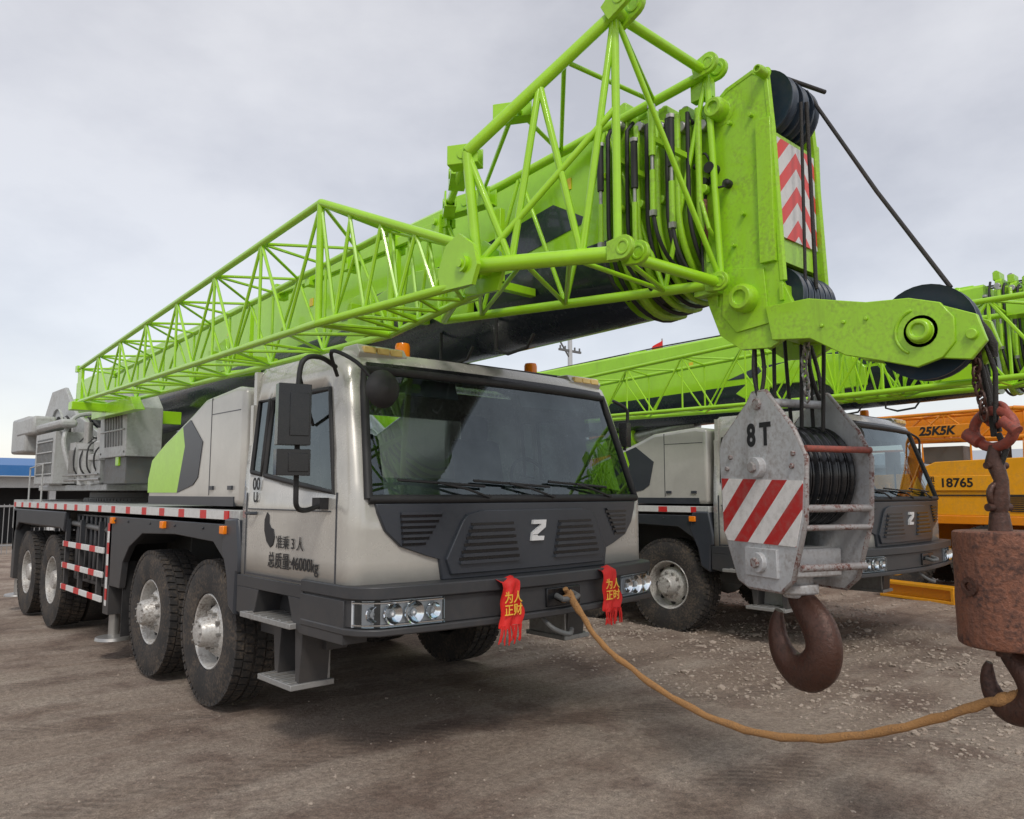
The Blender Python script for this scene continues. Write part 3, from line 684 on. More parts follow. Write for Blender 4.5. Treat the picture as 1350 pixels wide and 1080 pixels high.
    q.smooth([(-.25,-1.66,3.2),(-.265,-1.63,3.0),(-.25,-1.62,2.7)],.007); q.sph((-.29,-1.62,3.31),.018); q.sph((-.285,-1.80,3.17),.016)
    q.build("limit_switch",head,[BLACK,RUSTL],ang=50)
    # rooster sheave arm
    ar=MB()
    pa=[(-1.92,2.50),(-2.14,2.50),(-2.40,2.435),(-2.58,2.42),(-2.70,2.38),(-2.75,2.31),(-2.75,2.21),(-2.70,2.15),(-2.60,2.12),(-2.44,2.17),(-2.30,2.21),(-2.14,2.31),(-1.95,2.33)]
    ar.prism(pa,'x',-.262,-.238); ar.prism(pa,'x',-.06,-.035)
    ar.box(-.238,-.06,-2.38,-1.99,2.40,2.425); ar.box(-.238,-.06,-2.25,-1.99,2.33,2.345)
    ar.lathe([(.0001,-.285),(.028,-.285),(.028,-.298),(.044,-.298),(.050,-.284),(.050,-.262),(.068,-.262)],(0,-2.62,2.27),'x',24); ar.cyl((-.035,-2.62,2.27),(.0,-2.62,2.27),.05,n=20)
    ar.tube([(-.264,-2.62+.10*math.cos(a),2.27+.10*math.sin(a)) for a in [rad(-60+i*12) for i in range(12)]],.008,6)
    for x0,x1 in ((-.25,-.225),(-.075,-.05)): ar.prism([(-2.68,2.38),(-2.83,2.31),(-2.86,2.20),(-2.80,2.13),(-2.68,2.15)],'x',x0,x1)
    ar.cyl((-.27,-2.81,2.23),(-.03,-2.81,2.23),.022)
    for y in (-2.2,-2.3,-2.4): ar.cyl((-.262,y,2.36),(-.272,y,2.36),.010,n=6)
    arm=ar.build("rooster_arm",head,[GREEN2],bev=.006); arm.location.y=-.05
    sh=MB(); sheave(sh,(-.15,-2.66,2.28),.205,.07); sh.build("sheave",head,[SHEAVE,GREEN2],ang=40)
    rp=MB(); rp.tube([(.10,-2.05,3.70),(-.05,-2.44,3.0),(-.15,-2.76,2.46)],.010,8)
    rp.build("hoist_rope",head,[ROPE],ang=60)
    rp=MB(); rp.cyl((-.03,-2.11,3.57),(-.03,-2.12,2.60),.010); rp.build("hoist_rope",head,[ROPE],ang=60)
    rp=MB(); rp.cyl((-.09,-2.11,3.55),(-.10,-2.10,2.62),.008); rp.build("hoist_rope",head,[ROPE],ang=60)
    rp=MB(); rp.cyl((-.2,-1.95,3.75),(.25,-2.08,3.74),.012); rp.build("rope_guard",head,[ROPE])
    for z,y in ((2.50,-2.08),(2.47,-2.1),(2.44,-2.12)):
        rp=MB(); rp.smooth([(-.18,y,z),(-.02,y-.05,z+.02),(.16,y,z)],.007); rp.build("rope_guard",head,[ROPE],ang=60)
    for x in (0,.1):
        rp=MB(); rp.tube([(x,9.5,2.75),(x,9.2,3.48),(x,3,3.70),(x,-1.8,3.76)],.010); rp.build("hoist_rope",head,[ROPE],ang=60)
    # ---------------- lattice jib
    j=MB()
    nA=[(-1.54,.13,3.27),(-1.54,.13,2.56),(-1.05,.13,2.56),(-1.05,.13,3.22)]
    nB=[(-1.36,5.95,3.00),(-1.36,5.95,2.62),(-.98,5.95,2.62),(-.98,5.95,2.98)]
    truss(j,nA,nB,14,.023,.011)
    for a,b_ in ((0,1),(1,2),(2,3),(3,0)): j.cyl(nA[a],nA[b_],.022)
    for k in range(4): j.box(nB[k][0]-.03,nB[k][0]+.03,5.93,6.02,nB[k][2]-.035,nB[k][2]+.035)
    j.box(-1.375,-1.345,5.80,5.95,2.64,2.98)
    T1=Vector((-1.37,-1.0,2.78)); B1=Vector((-1.37,-1.0,2.60)); T2=Vector((-1.22,-.95,2.80)); B2=Vector((-1.22,-.95,2.60))
    N0,N1,N2,N3=[Vector(q) for q in nA]
    j.cyl(N0,T1,.024,n=10); j.cyl(N1,B1,.024,n=10); j.cyl(N3,T2,.021,n=10); j.cyl(N2,B2,.021,n=10)
    for t0 in (.0,.22,.45,.68):
        t1=t0+.13; t2=min(1,t0+.24)
        for (a,b2,c2) in ((N0.lerp(T1,t0),N1.lerp(B1,t1),N0.lerp(T1,t2)),(N0.lerp(T1,t0),N3.lerp(T2,t1),N0.lerp(T1,t2)),(N1.lerp(B1,t0),N2.lerp(B2,t1),N1.lerp(B1,t2)),(N3.lerp(T2,t0),N2.lerp(B2,t1),N3.lerp(T2,t2))):
            j.cyl(a,b2,.011,n=6); j.cyl(b2,c2,.011,n=6)
    jp=[(-.84,2.58),(-1.08,2.57),(-1.12,2.66),(-1.09,2.76),(-.98,2.84),(-.88,2.80),(-.82,2.68)]
    for x0,x1 in ((-1.41,-1.385),(-1.25,-1.23)): j.prism(jp,'x',x0,x1)
    j.lathe([(.0001,-.03),(.02,-.03),(.02,-.02),(.04,-.02),(.04,0)],(-1.41,-1.02,2.68),'x',18); j.cyl((-1.41,-1.02,2.68),(-1.22,-1.02,2.68),.03)
    jj=j.build("lattice_jib",root,[GREEN],ang=40)
    # base section
    j=MB()
    NT=Vector((-1.36,-.98,3.26)); NB=Vector((-1.34,-1.04,2.68)); FT=Vector((-.97,-1.60,3.86)); FB=Vector((-.97,-1.60,2.69))
    nt2=Vector((-.62,.15,3.42)); nb2=Vector((-.62,.15,2.72)); ft2=Vector((-.29,-1.66,3.80)); fb2=Vector((-.27,-1.70,2.66))
    for a,b_,r in ((NT,FT,.030),(NB,FB,.038),(nt2,ft2,.027),(nb2,fb2,.028),(NT,NB,.026),(FT,FB,.020),(ft2,fb2,.018),(NT,nt2,.024),(NB,nb2,.024),(FT,ft2,.026),(FB,fb2,.028),(nt2,nb2,.02)):
        j.cyl(a,b_,r,n=12)
    def zz(a0,a1,b0,b1,n,r=.018):
        for i in range(n):
            p=a0.lerp(a1,i/n); q=b0.lerp(b1,(i+.5)/n); s_=a0.lerp(a1,(i+1)/n); j.cyl(p,q,r,n=8); j.cyl(q,s_,r,n=8)
    zz(NT,FT,NB,FB,2,.018); zz(nt2,ft2,nb2,fb2,3,.014); zz(NT,FT,nt2,ft2,3,.013); zz(NB,FB,nb2,fb2,3,.013)
    j.cyl(NB,FT.lerp(FB,.4),.016); j.cyl(FT,fb2,.014)
    def channel(c,L,h,w,rz):
        M=Matrix.Rotation(rz,3,'Z')
        for s_ in (-1,1): j.obox(Vector(c)+M@Vector((s_*w/2,0,0)),(.012,L,h),rz)
        j.obox(Vector(c)+Vector((0,0,-h/2+.006)),(w,L,.012),rz); j.obox(Vector(c)+M@Vector((0,L/2-.006,0)),(w,.012,h*.8),rz)
        j.cyl(Vector(c)+M@Vector((-w/2-.012,0,0)),Vector(c)+M@Vector((w/2+.012,0,0)),h*.28,n=14)
    channel(NT+Vector((.03,.05,.0)),.16,.10,.08,.55); channel(NT.lerp(FT,.34)+Vector((.08,.10,.03)),.20,.08,.07,.55); channel(NT.lerp(nt2,.35)+Vector((0,0,.03)),.24,.10,.08,-.6); channel(NT.lerp(nt2,.75)+Vector((0,0,.0)),.18,.10,.06,-.6)
    channel(nt2+Vector((0,-.25,.02)),.4,.11,.07,.15)
    j.box(-.60,-.57,.1,2.6,3.34,3.40); j.box(-.645,-.615,.1,2.6,3.34,3.40)
    for y in (.15,.7,1.3,1.9,2.5): j.box(-.67,-.55,y,y+.08,3.30,3.43); j.cyl((-.69,y+.04,3.38),(-.53,y+.04,3.38),.022,n=10)
    for y in (-.5,.6,3.0): 
        j.prism([(y,2.70),(y+.28,2.70),(y+.34,2.95),(y+.10,3.0)],'x',-.86,-.84); j.box(-1.0,-.34,y+.08,y+.13,2.82,2.87); j.box(-.64,-.60,y+.08,y+.13,2.85,3.32)
    j.obox((-.72,1.0,2.92),(.03,.34,.22),0); j.cyl((-1.0,3.5,2.66),(-.34,3.5,2.80),.035)
    j.build("jib_base_section",root,[GREEN],ang=40,bev=.003)
    for c_,d_,r_,w_ in ((FT+Vector((0,-.08,.03)),(0.,-.8,.45),.062,.10),(FB+Vector((.0,-.08,-.0)),(0,-1,0),.055,.11),(ft2+Vector((0,-.04,.02)),(0,-1,.2),.056,.09),(fb2+Vector((0,-.02,0)),(0,-1,0),.05,.09)):
        fk=MB(); fork(fk,c_,d_,r_,w_,0,1); fk.build("jib_fork",root,[GREEN2,BLACK],ang=40,bev=.003)
    s_=MB(); s_.box(-1.5,-.9,5.6,5.75,2.50,2.59); s_.prism([(4.6,2.45),(6.2,2.45),(6.2,2.60),(4.8,2.60)],'x',-1.15,-1.05); s_.box(-1.0,-.9,5.6,5.72,1.9,2.5); s_.box(-.95,-.33,5.6,5.68,2.40,2.55); s_.build("jib_bracket",root,[GREEN],bev=.006)
    for y in (.6,.0):
        u=MB(); u.tube([(-.30,y,2.75),(-.30,y,2.54),(-.30,y-.12,2.50),(-.30,y-.30,2.52),(-.30,y-.36,2.60)],.011,6); u.build("rope_guide",bo,[BLACK],ang=50)
    return root

def copy_tree(src,loc,label,skip=()):
    n=src.copy(); col.objects.link(n); n.location=loc; n["label"]=label
    def rec(s,d):
        for c in s.children:
            if c.name.split('.')[0] in skip: continue
            k=c.copy(); col.objects.link(k); k.parent=d; rec(c,k)
    rec(src,n); return n

A=build_crane()
bpy.context.view_layer.update()
B=copy_tree(A,(8.96,3.41,-.03),"lime green and silver truck crane parked beside an identical one",("jib_base_section","jib_fork"))
p=MB(); truss(p,[(-1.56,-2.3,3.26),(-1.56,-2.3,2.60),(-1.0,-2.3,2.60),(-1.0,-2.3,3.22)],[(-1.50,.0,3.28),(-1.50,.0,2.56),(-.98,.0,2.56),(-.98,.0,3.24)],5,.027,.015)
p.box(-1.62,-1.5,-1.0,-.8,3.24,3.34); p.box(-1.1,-.9,-1.7,-1.4,3.2,3.36); p.box(-1.60,-1.57,-1.3,-1.0,2.6,2.86); p.build("jib_base_section",B,[GREEN],ang=40)

# ---------------------------------------------------------------- big hook block
hk=empty("hook_block",(3.66,1.90,1.14),"worn grey steel crane hook block marked 8T with striped side","crane hook",rotz=rad(-21))
hk.scale=(.97,.95,.97)
pl=[(-.05,.98),(.05,.98),(.09,.93),(.30,.76),(.33,.70),(.31,.28),(.20,.03),(.12,0),(-.12,0),(-.20,.06),(-.30,.34),(-.32,.64),(-.24,.78)]
for x in (-.20,.20):
    p=MB(); p.prism(pl,'x',x-.014,x+.014,0)
    s=-1 if x<0 else 1
    p.tube([(x,a[0],a[1]) for a in pl]+[(x,pl[0][0],pl[0][1])],.014,8,1)
    for (yy,zz_,r) in ((0,.60,.052),(0,.13,.05)):
        p.cyl((x+s*.012,yy,zz_),(x+s*.055,yy,zz_),r,n=18); p.cyl((x+s*.055,yy,zz_),(x+s*.075,yy,zz_),r*.55,n=6,m=1)
    p.obox((x+s*.02,0,.13),(.02,.24,.14),0)
    p.cyl((x+s*.012,0,.92),(x+s*.03,0,.92),.03,n=12,m=1)
    for yy,zz_ in ((-.25,.66),(.23,.66),(-.24,.60),(.26,.60)): p.cyl((x+s*.012,yy,zz_),(x+s*.028,yy,zz_),.014,n=6,m=1)
    p.build("side_plate",hk,[PLATE,EDGE],bev=.003)
p=MB(); p.prism([(-.308,.53),(.312,.55),(.302,.27),(.27,.225),(-.245,.22),(-.295,.38)],'x',-.219,-.2145); p.build("striped_panel",hk,[DIAG])
text("8 T","lettering",hk,(-.2155,.0,.76),.155,INK,bold=.006,sx=.85)
for x in (-.135,-.08,-.027,.027,.08,.135):
    p=MB(); p.lathe([(.0001,-.022),(.06,-.022),(.06,-.012),(.22,-.012),(.255,-.024),(.255,-.016),(.232,0),(.255,.016),(.255,.024),(.22,.012),(.06,.012),(.06,.022),(.0001,.022)],(x,0,.56),'x',36); p.build("sheave",hk,[BLACKG],ang=40)
for (y,z,r,mt) in ((-.315,.68,.016,RUSTR),(-.30,.40,.018,EDGE),(-.295,.31,.014,EDGE),(.30,.66,.018,EDGE),(.27,.3,.018,EDGE),(-.02,.93,.022,PLATE),(-.25,.12,.018,EDGE)):
    p=MB(); p.cyl((-.20,y,z),(.20,y,z),r,n=12); p.build("tie_bar",hk,[mt])
p=MB(); p.box(-.17,.17,-.13,.13,.06,.20); p.cyl((0,0,-.05),(0,0,.1),.075,n=20); p.cyl((0,0,-.03),(0,0,.02),.10,n=20); p.build("crosshead",hk,[PLATE],bev=.01)
def hook(mb,k=1.,zt=0.,m=0):
    pts=[(0,.04,.058),(0,-.04,.066),(-.06,-.10,.082),(-.13,-.17,.096),(-.165,-.26,.100),(-.14,-.345,.103),(-.06,-.405,.098),(.04,-.41,.086),(.125,-.355,.074),(.165,-.27,.060),(.165,-.19,.044),(.15,-.135,.024)]
    Q=catmull(pts,4)
    mb.tube([(0,q[0]*k,q[1]*k+zt) for q in Q],[q[2]*k for q in Q],16,m,True,.72)
p=MB(); hook(p,1.0,-.0); p.build("hook",hk,[RUST],ang=60)
for (x,y) in ((-.17,.08),(-.12,-.02),(0,-.1),(.1,-.16),(.14,.0),(.06,.1)):
    p=MB(); p.tube([(x*.9,y,1.42),(x*.95,y*.9,1.15),(x,y*.7,.78)],.0105,7); p.build("wire_rope",hk,[ROPE],ang=60)
for q in ([(-.2,.0,.93),(-.215,.02,1.1),(-.2,.0,1.30),(-.18,-.02,1.1),(-.2,.0,.93)],[(.2,.0,.93),(.21,.02,1.1),(.12,.0,1.30),(.12,-.02,1.1),(.2,.0,.93)]):
    p=MB(); p.smooth(q,.011,7); p.build("wire_rope",hk,[ROPE],ang=60)
def chain(par,c0,n,axis_step,sc=1.,mat=RUST):
    p=MB()
    for i in range(n):
        c=Vector(c0)+Vector(axis_step)*i+Vector((.008*math.sin(i),.008*math.sin(i*.6),0)); pts=[]
        for q in range(9):
            a=2*math.pi*q/8; u=.015*math.cos(a)*sc; w=.026*math.sin(a)*sc; pts.append(c+(Vector((u,0,w)) if i%2 else Vector((0,u,w))))
        p.tube(pts,.0055*sc,6)
    p.build("chain",par,[mat],ang=60)
chain(hk,(-.02,-.14,.95),11,(0,0,.036),1.1,STEEL)

# ---------------------------------------------------------------- auxiliary hook
ax=empty("auxiliary_hook",(3.62,1.0,.99),"rusty cylindrical crane hook weight hanging on chain and rope","crane hook",rotz=rad(-25))
p=MB()
vs=[];NS=64;prof=[(.0001,.455),(.05,.456),(.166,.455),(.173,.450),(.175,.440)]+[(.175,.44-.0425*i) for i in range(1,10)]+[(.175,.020),(.171,.006),(.160,0),(.0001,0)]
for (r,h) in prof:
    for k in range(NS):
        a=2*math.pi*k/NS; d=mathutils.noise.noise(Vector((3*math.cos(a),3*math.sin(a),h*9)))*.003+mathutils.noise.noise(Vector((9*math.cos(a),9*math.sin(a),h*30+4)))*.0015
        rr=max(.0001,r+d) if r>.1 else r; vs.append((rr*math.cos(a),rr*math.sin(a),h))
p.add(vs,[(i*NS+k,i*NS+(k+1)%NS,(i+1)*NS+(k+1)%NS,(i+1)*NS+k) for i in range(len(prof)-1) for k in range(NS)]); p.build("weight",ax,[RUSTL],ang=40)
p=MB(); p.lathe([(.036,-.165),(.036,-.185),(.018,-.185),(.018,-.172),(.0001,-.172)],(0,0,.24),'x',18); p.build("bolt",ax,[RUST])
p=MB(); p.cyl((0,0,.45),(0,0,.53),.045,.035,n=16); p.tube([(0,0,.52),(0,.0,.58),(.01,-.01,.66),(-.01,0,.74),(0,0,.80)],[.030,.042,.028,.034,.022],14); p.tube([(.045*math.cos(a),.0,.60+.045*math.sin(a)) for a in [i*math.pi/8 for i in range(17)]],.013,8)
p.cyl((-.06,0,.55),(.06,0,.55),.016); p.cyl((-.055,0,.72),(.055,0,.72),.014); p.build("swivel",ax,[RUST],ang=60,bev=0)
p=MB()
p.tube([(.0+.02*math.cos(a),.110*math.cos(a),.87+.075*math.sin(a)) for a in [i*math.pi/12 for i in range(25)]],.021,10); p.cyl((-.03,-.13,.85),(-.03,-.07,.90),.024); p.cyl((.0,.07,.82),(.0,.13,.86),.028)
p.tube([(.03*math.cos(a)+.02,.075*math.cos(a),.93+.045*math.sin(a)) for a in [i*math.pi/8 for i in range(17)]],.013,8)
p.build("shackle",ax,[RUSTR],ang=60)
chain(ax,(-.035,.01,.93),13,(-.004,0,.034),1.15)
chain(ax,(.035,.03,.93),11,(-.008,.002,.036),1.0)
for q,r in (([(.0,.0,.84),(.01,.02,1.0),(-.04,.01,1.15),(-.08,.01,1.28)],.012),([(.03,.0,.86),(.03,.03,1.05),(-.03,.03,1.25),(-.10,.02,1.38)],.011),([(-.02,-.03,.90),(-.03,-.05,1.1),(-.06,-.04,1.22),(-.10,.0,1.36)],.010),([(-.03,-.05,1.16),(-.04,-.055,1.21),(-.06,-.05,1.26),(-.08,-.02,1.33)],[.014,.020,.018,.012]),([(0,-.02,.85),(.0,-.05,.78),(.0,-.02,.72)],.012)):
    p=MB(); p.tube(q,r,8); p.build("wire_rope",ax,[ROPE],ang=60)
p=MB(); hook(p,.60,-.0); p.cyl((0,0,-.04),(0,0,.01),.045); p.build("hook",ax,[RUST],ang=60)

# ---------------------------------------------------------------- sling
pts=[(3.80,3.57,.95),(3.785,3.47,.85),(3.76,3.27,.68),(3.74,3.06,.585),(3.70,2.70,.465),(3.67,2.30,.40),(3.65,1.95,.42),(3.63,1.60,.515),(3.62,1.30,.645),(3.61,1.10,.75),(3.60,1.0,.79),(3.60,.955,.81)]
P=catmull(pts,5)
P=[(x+.004*math.sin(i*1.3),y,z+.003*math.sin(i*2.1)) for i,(x,y,z) in enumerate(P)]
p=MB(); p.tube(P,[.026]*6+[.019+.002*math.sin(i*1.7) for i in range(len(P)-14)]+[.027]*8,10,0,True,.72)
p.smooth([(3.80,3.60,.97),(3.83,3.61,.93),(3.82,3.63,.89),(3.78,3.60,.91),(3.79,3.53,.93)],.018,8)
o=p.build("lifting_sling",None,[STRAP],ang=60); o["label"]="orange webbing sling tied from truck bumper to hook"; o["category"]="sling"

# ---------------------------------------------------------------- red ribbons
for (x,y,z,sw,tx,tw_) in ((3.30,3.612,1.075,.17,"为人\n正财",.0),(4.25,3.632,1.08,.17,"为人\n正时",.03)):
    e=MB(); n=9;rows=12; vs=[]
    for r in range(rows+1):
        for k in range(n+1):
            u=k/n-.5; zz_=-.29*r/rows; vs.append((u*sw*(1-.10*math.sin(r*.5))+.012*math.sin(r*.9)+tw_*(r/rows),-.014-.012*math.sin(u*11+r*.3)-.0016*r+ (0.05 if r==0 else 0),zz_+.012*math.sin(u*6)))
    e.add(vs,[(r*(n+1)+k,r*(n+1)+k+1,(r+1)*(n+1)+k+1,(r+1)*(n+1)+k) for r in range(rows) for k in range(n)])
    for k in range(14):
        xx=(k/13-.5)*sw*.95+tw_; q=random.uniform(-.015,.015); e.tube([(xx,-.035,-.28),(xx+q,-.04,-.33),(xx+q*2,-.035,-.37-random.random()*.03)],.0045,5)
    o=e.build("red_ribbon",None,[RED],loc=(x,y,z),ang=80); o["label"]="red cloth ribbon with gold characters tied on truck bumper"; o["category"]="ribbon"; o["group"]="ribbons on the bumper"
    text(tx,"lettering",o,(0.005+tw_*.5,-.045,-.155),.075,GOLD,facing='-y',bold=.0008)

# ---------------------------------------------------------------- yellow crane behind
yc=empty("truck_crane",(14.5,1.6,0),"yellow and orange truck crane with lattice jib, partly hidden","truck crane")
p=MB(); p.prism([(0,.9),(.02,1.5),(.30,2.35),(.45,2.42),(1.5,2.42),(1.5,.9)],'x',-1.28,1.28); p.build("cab_body",yc,[YEL],bev=.05)
p=MB(); p.prism([(.35,1.5),(.62,2.2),(1.38,2.2),(1.38,1.5)],'x',-1.30,-1.27); p.build("side_window",yc,[BLACKG]); 
p=MB(); p.box(-1.1,1.1,.02,.05,1.55,1.6); p.build("wiper",yc,[BLACK])
epr=[(1.6,1.25),(1.6,2.12),(2.9,2.08),(3.3,1.9),(5.6,1.85),(5.6,1.25)]
for x0,x1 in ((-1.28,-.5),(.5,1.28)):
    p=MB(); p.prism(epr,'x',x0,x1)
    if x0<0:
        for i in range(7): p.box(-1.30,-1.28,3.6+i*.25,3.66+i*.25,1.35,1.75)
    p.build("engine_cover",yc,[YEL],bev=.03)
p=MB()
for y in (1.95,3.25,3.5): p.box(-1.292,-1.27,y,y+.02,1.28,2.05)
p.box(-1.292,-1.27,1.62,3.3,1.55,1.57)
for i in range(8): p.box(-1.295,-1.27,1.68,1.90,1.32+i*.03,1.335+i*.03)
p.build("cover_trim",yc,[BLACK])
p=MB()
p.tube([(-1.2,1.7,2.1),(-1.2,1.7,2.42),(-1.2,3.1,2.42),(-1.2,3.1,2.08)],.018,6); p.tube([(-1.2,2.4,2.1),(-1.2,2.4,2.42)],.015,6); p.build("handrail",yc,[YEL2])
p=MB(); p.tube([(-.8,3.4,1.9),(-.8,3.4,2.3),(-.8,5.2,2.3),(-.8,5.2,1.9)],.018,6); p.build("handrail",yc,[YEL2])
p=MB(); p.cyl((-1.0,2.0,2.10),(-1.0,2.0,2.35),.09); p.build("air_filter",yc,[BLACK],bev=.01)
p=MB(); p.box(-.9,-.5,2.6,3.2,2.07,2.34); p.build("battery_box",yc,[GREYD],bev=.01)
p=MB(); p.cyl((-.6,3.8,1.86),(-.6,3.8,2.3),.12); p.build("exhaust_silencer",yc,[GREYD],bev=.01)
p=MB(); p.box(-1.3,1.3,1.6,10,1.12,1.25); p.box(-.5,.5,0,10,.6,1.12); p.box(-1.25,1.25,0,1.5,.6,.9); p.build("chassis",yc,[YEL2],bev=.01)
wf_=make_wheel(True,30)
for y in (2.2,3.6,7.4,8.8):
    for sx_ in (-1,1):
        ty,rm,hub=wf_
        if y==2.2 and sx_==-1:
            h0=hub.build("wheel",yc,[GREYD]); a0=ty.build("tyre",h0,[TYRE],ang=28); b0=rm.build("rim",h0,[YEL,BLACK,STEEL],ang=32); h0.location=(-1.15,y,.56)
        else:
            h=h0.copy();a=a0.copy();b=b0.copy()
            for q in (h,a,b): col.objects.link(q)
            a.parent=h;b.parent=h; h.location=(sx_*1.15,y,.56); h.rotation_euler=(0,0,0 if sx_<0 else math.pi)
p=MB(); p.box(-.38,.38,1.2,10.5,2.5,2.90); p.box(-.30,.30,-1.5,1.2,2.54,2.88); p.prism([(-1.5,3.1),(-1.9,3.05),(-2.0,2.5),(-1.8,2.2),(-1.5,2.3)],'x',-.3,.3)
for y in (1.15,1.05,.9): p.box(-.42,.42,y,y+.05,2.47,2.94)
p.build("boom",yc,[YEL2],bev=.02)
p=MB(); truss(p,[(-1.2,1.8,2.86),(-1.2,1.8,2.42),(-.7,1.8,2.42),(-.7,1.8,2.86)],[(-1.2,9.5,2.75),(-1.2,9.5,2.5),(-.7,9.5,2.5),(-.7,9.5,2.75)],16,.028,.014)
p.cyl((-1.2,1.8,2.86),(-.8,.2,2.7),.035); p.cyl((-1.2,1.8,2.42),(-.8,.2,2.6),.035)
p.prism([(1.2,2.5),(1.7,2.42),(1.8,2.6),(1.5,2.8),(1.2,2.75)],'x',-1.05,-1.02); p.build("lattice_jib",yc,[YEL2],ang=40)
p=MB(); p.box(-1.26,-1.24,2.35,3.35,2.47,2.66); p.build("name_board",yc,[YEL2],bev=.01)
text("25K5K","lettering",yc,(-1.263,2.86,2.565),.185,INK,bold=.007,shear=.2)
p=MB(); p.box(-1.31,-1.297,2.10,3.15,1.63,1.86); p.build("name_board",yc,[YEL],bev=.01)
text("出租\n吊车","lettering",yc,(-1.312,3.0,1.755),.095,INK,bold=.002)
text("18765","lettering",yc,(-1.312,2.60,1.745),.19,INK,bold=.005)
p=MB(); p.prism([(5.8,1.3),(9.5,1.3),(10.5,2.2),(10.5,2.9),(9.7,2.9),(8.6,2.2),(5.8,2.2)],'x',-.9,.9); p.build("turntable_frame",yc,[YEL2],bev=.02)

# ---------------------------------------------------------------- setting
def gmat():
    m,t,b=nt("dirt_yard"); co=objco(t)
    big=noise(t,co,.22,6,.6); med=noise(t,co,1.3,8,.65); streak=noise(t,co,.9,8,.6,(.30,2.2,1)); fine=noise(t,co,28,6,.75); grit=noise(t,co,130,3,.7)
    base=ramp(t,big,[(.35,(.34,.255,.195)),(.65,(.47,.38,.305))])
    base=mixc(t,mth(t,'MULTIPLY',ramp(t,streak,[(.44,(0,0,0)),(.64,(1,1,1))]),.75),base,(.58,.49,.405))
    base=mixc(t,mth(t,'MULTIPLY',ramp(t,med,[(.49,(0,0,0)),(.64,(1,1,1))]),.72),base,(.20,.130,.098))
    s=t.nodes.new("ShaderNodeSeparateXYZ"); t.links.new(co,s.inputs[0])
    wob=noise(t,co,.35,2,.5); yy=mth(t,'ADD',s.outputs[1],mth(t,'MULTIPLY',wob,1.6)); yy=mth(t,'ADD',yy,mth(t,'MULTIPLY',s.outputs[0],.22))
    tr=mth(t,'ABSOLUTE',mth(t,'SUBTRACT',mth(t,'FRACT',mth(t,'MULTIPLY',yy,.62)),.5)); tr=ramp(t,tr,[(.08,(1,1,1)),(.13,(0,0,0))])
    tread=mth(t,'FRACT',mth(t,'MULTIPLY',mth(t,'ADD',s.outputs[0],yy),9.)); tread=mth(t,'GREATER_THAN',tread,.45)
    brk=ramp(t,noise(t,co,2.2,4,.6),[(.38,(.1,.1,.1)),(.58,(1,1,1))])
    trk=mth(t,'MULTIPLY',tr,mth(t,'ADD',mth(t,'MULTIPLY',tread,.4),.45)); trk=mth(t,'MULTIPLY',trk,brk)
    base=mixc(t,mth(t,'MULTIPLY',trk,.75),base,(.20,.14,.105))
    f=ramp(t,fine,[(.3,(.55,.55,.55)),(.7,(1.28,1.28,1.28))]); base=mixc(t,1.,base,f,'MULTIPLY')
    g=ramp(t,grit,[(.35,(.62,.62,.62)),(.68,(1.32,1.28,1.25))]); base=mixc(t,.9,base,g,'MULTIPLY')
    t.links.new(base,b.inputs["Base Color"]); b.inputs["Roughness"].default_value=.92
    h=mth(t,'ADD',mth(t,'ADD',mth(t,'MULTIPLY',med,1.2),mth(t,'MULTIPLY',fine,.6)),mth(t,'MULTIPLY',grit,.2)); h=mth(t,'SUBTRACT',h,mth(t,'MULTIPLY',trk,.5))
    bump(t,b,h,1.0,.06); return m
GM=gmat()
def gh(x,y):
    h=mathutils.noise.noise(Vector((x*.5,y*.5,0)))*.025+mathutils.noise.noise(Vector((x*1.7,y*1.7,3)))*.014
    if x>5.6 and y<12: h+=abs(mathutils.noise.noise(Vector((x*3.1,y*3.1,5))))*.035*min(1,(x-5.6))
    return h-.012
g=MB(); N=170; x0,x1,y0,y1=-14,26,-6,34
vs=[]
for i in range(N+1):
    for j_ in range(N+1):
        x=x0+(x1-x0)*i/N; y=y0+(y1-y0)*j_/N
        e=min(1,(x-x0)/3,(x1-x)/3,(y-y0)/3,(y1-y)/3)
        vs.append((x,y,gh(x,y)*max(0,e)))
fs=[(i*(N+1)+j_,(i+1)*(N+1)+j_,(i+1)*(N+1)+j_+1,i*(N+1)+j_+1) for i in range(N) for j_ in range(N)]
g.add(vs,fs)
BIG=1500
g.add([(x0,y0,0),(x1,y0,0),(x1,y1,0),(x0,y1,0),(-BIG,-BIG,0),(BIG,-BIG,0),(BIG,BIG,0),(-BIG,BIG,0)],[(0,4,5,1),(1,5,6,2),(2,6,7,3),(3,7,4,0)])
go=g.build("ground",None,[GM],ang=180); go["kind"]="structure"
STONE=paint("stone",(.40,.33,.27),.9,0,.8,(.20,.145,.11),sc=1.5)
g=MB(); ico=[(0,0,1),(.89,0,.45),(.28,.85,.45),(-.72,.53,.45),(-.72,-.53,.45),(.28,-.85,.45),(.72,.53,-.45),(-.28,.85,-.45),(-.89,0,-.45),(-.28,-.85,-.45),(.72,-.53,-.45),(0,0,-1)]
icf=[(0,1,2),(0,2,3),(0,3,4),(0,4,5),(0,5,1),(1,6,2),(2,7,3),(3,8,4),(4,9,5),(5,10,1),(6,7,2),(7,8,3),(8,9,4),(9,10,5),(10,6,1),(11,7,6),(11,8,7),(11,9,8),(11,10,9),(11,6,10)]
def stone(x,y,r):
    a=random.random()*6.28; s=[random.uniform(.7,1.25) for _ in range(3)]
    h=gh(x,y); vs=[]
    for (u,v,w) in ico:
        q=random.uniform(.8,1.15)*r; X=u*s[0]*q; Y=v*s[1]*q
        vs.append((x+X*math.cos(a)-Y*math.sin(a),y+X*math.sin(a)+Y*math.cos(a),h+w*s[2]*q*.55+r*.12))
    g.add(vs,icf)
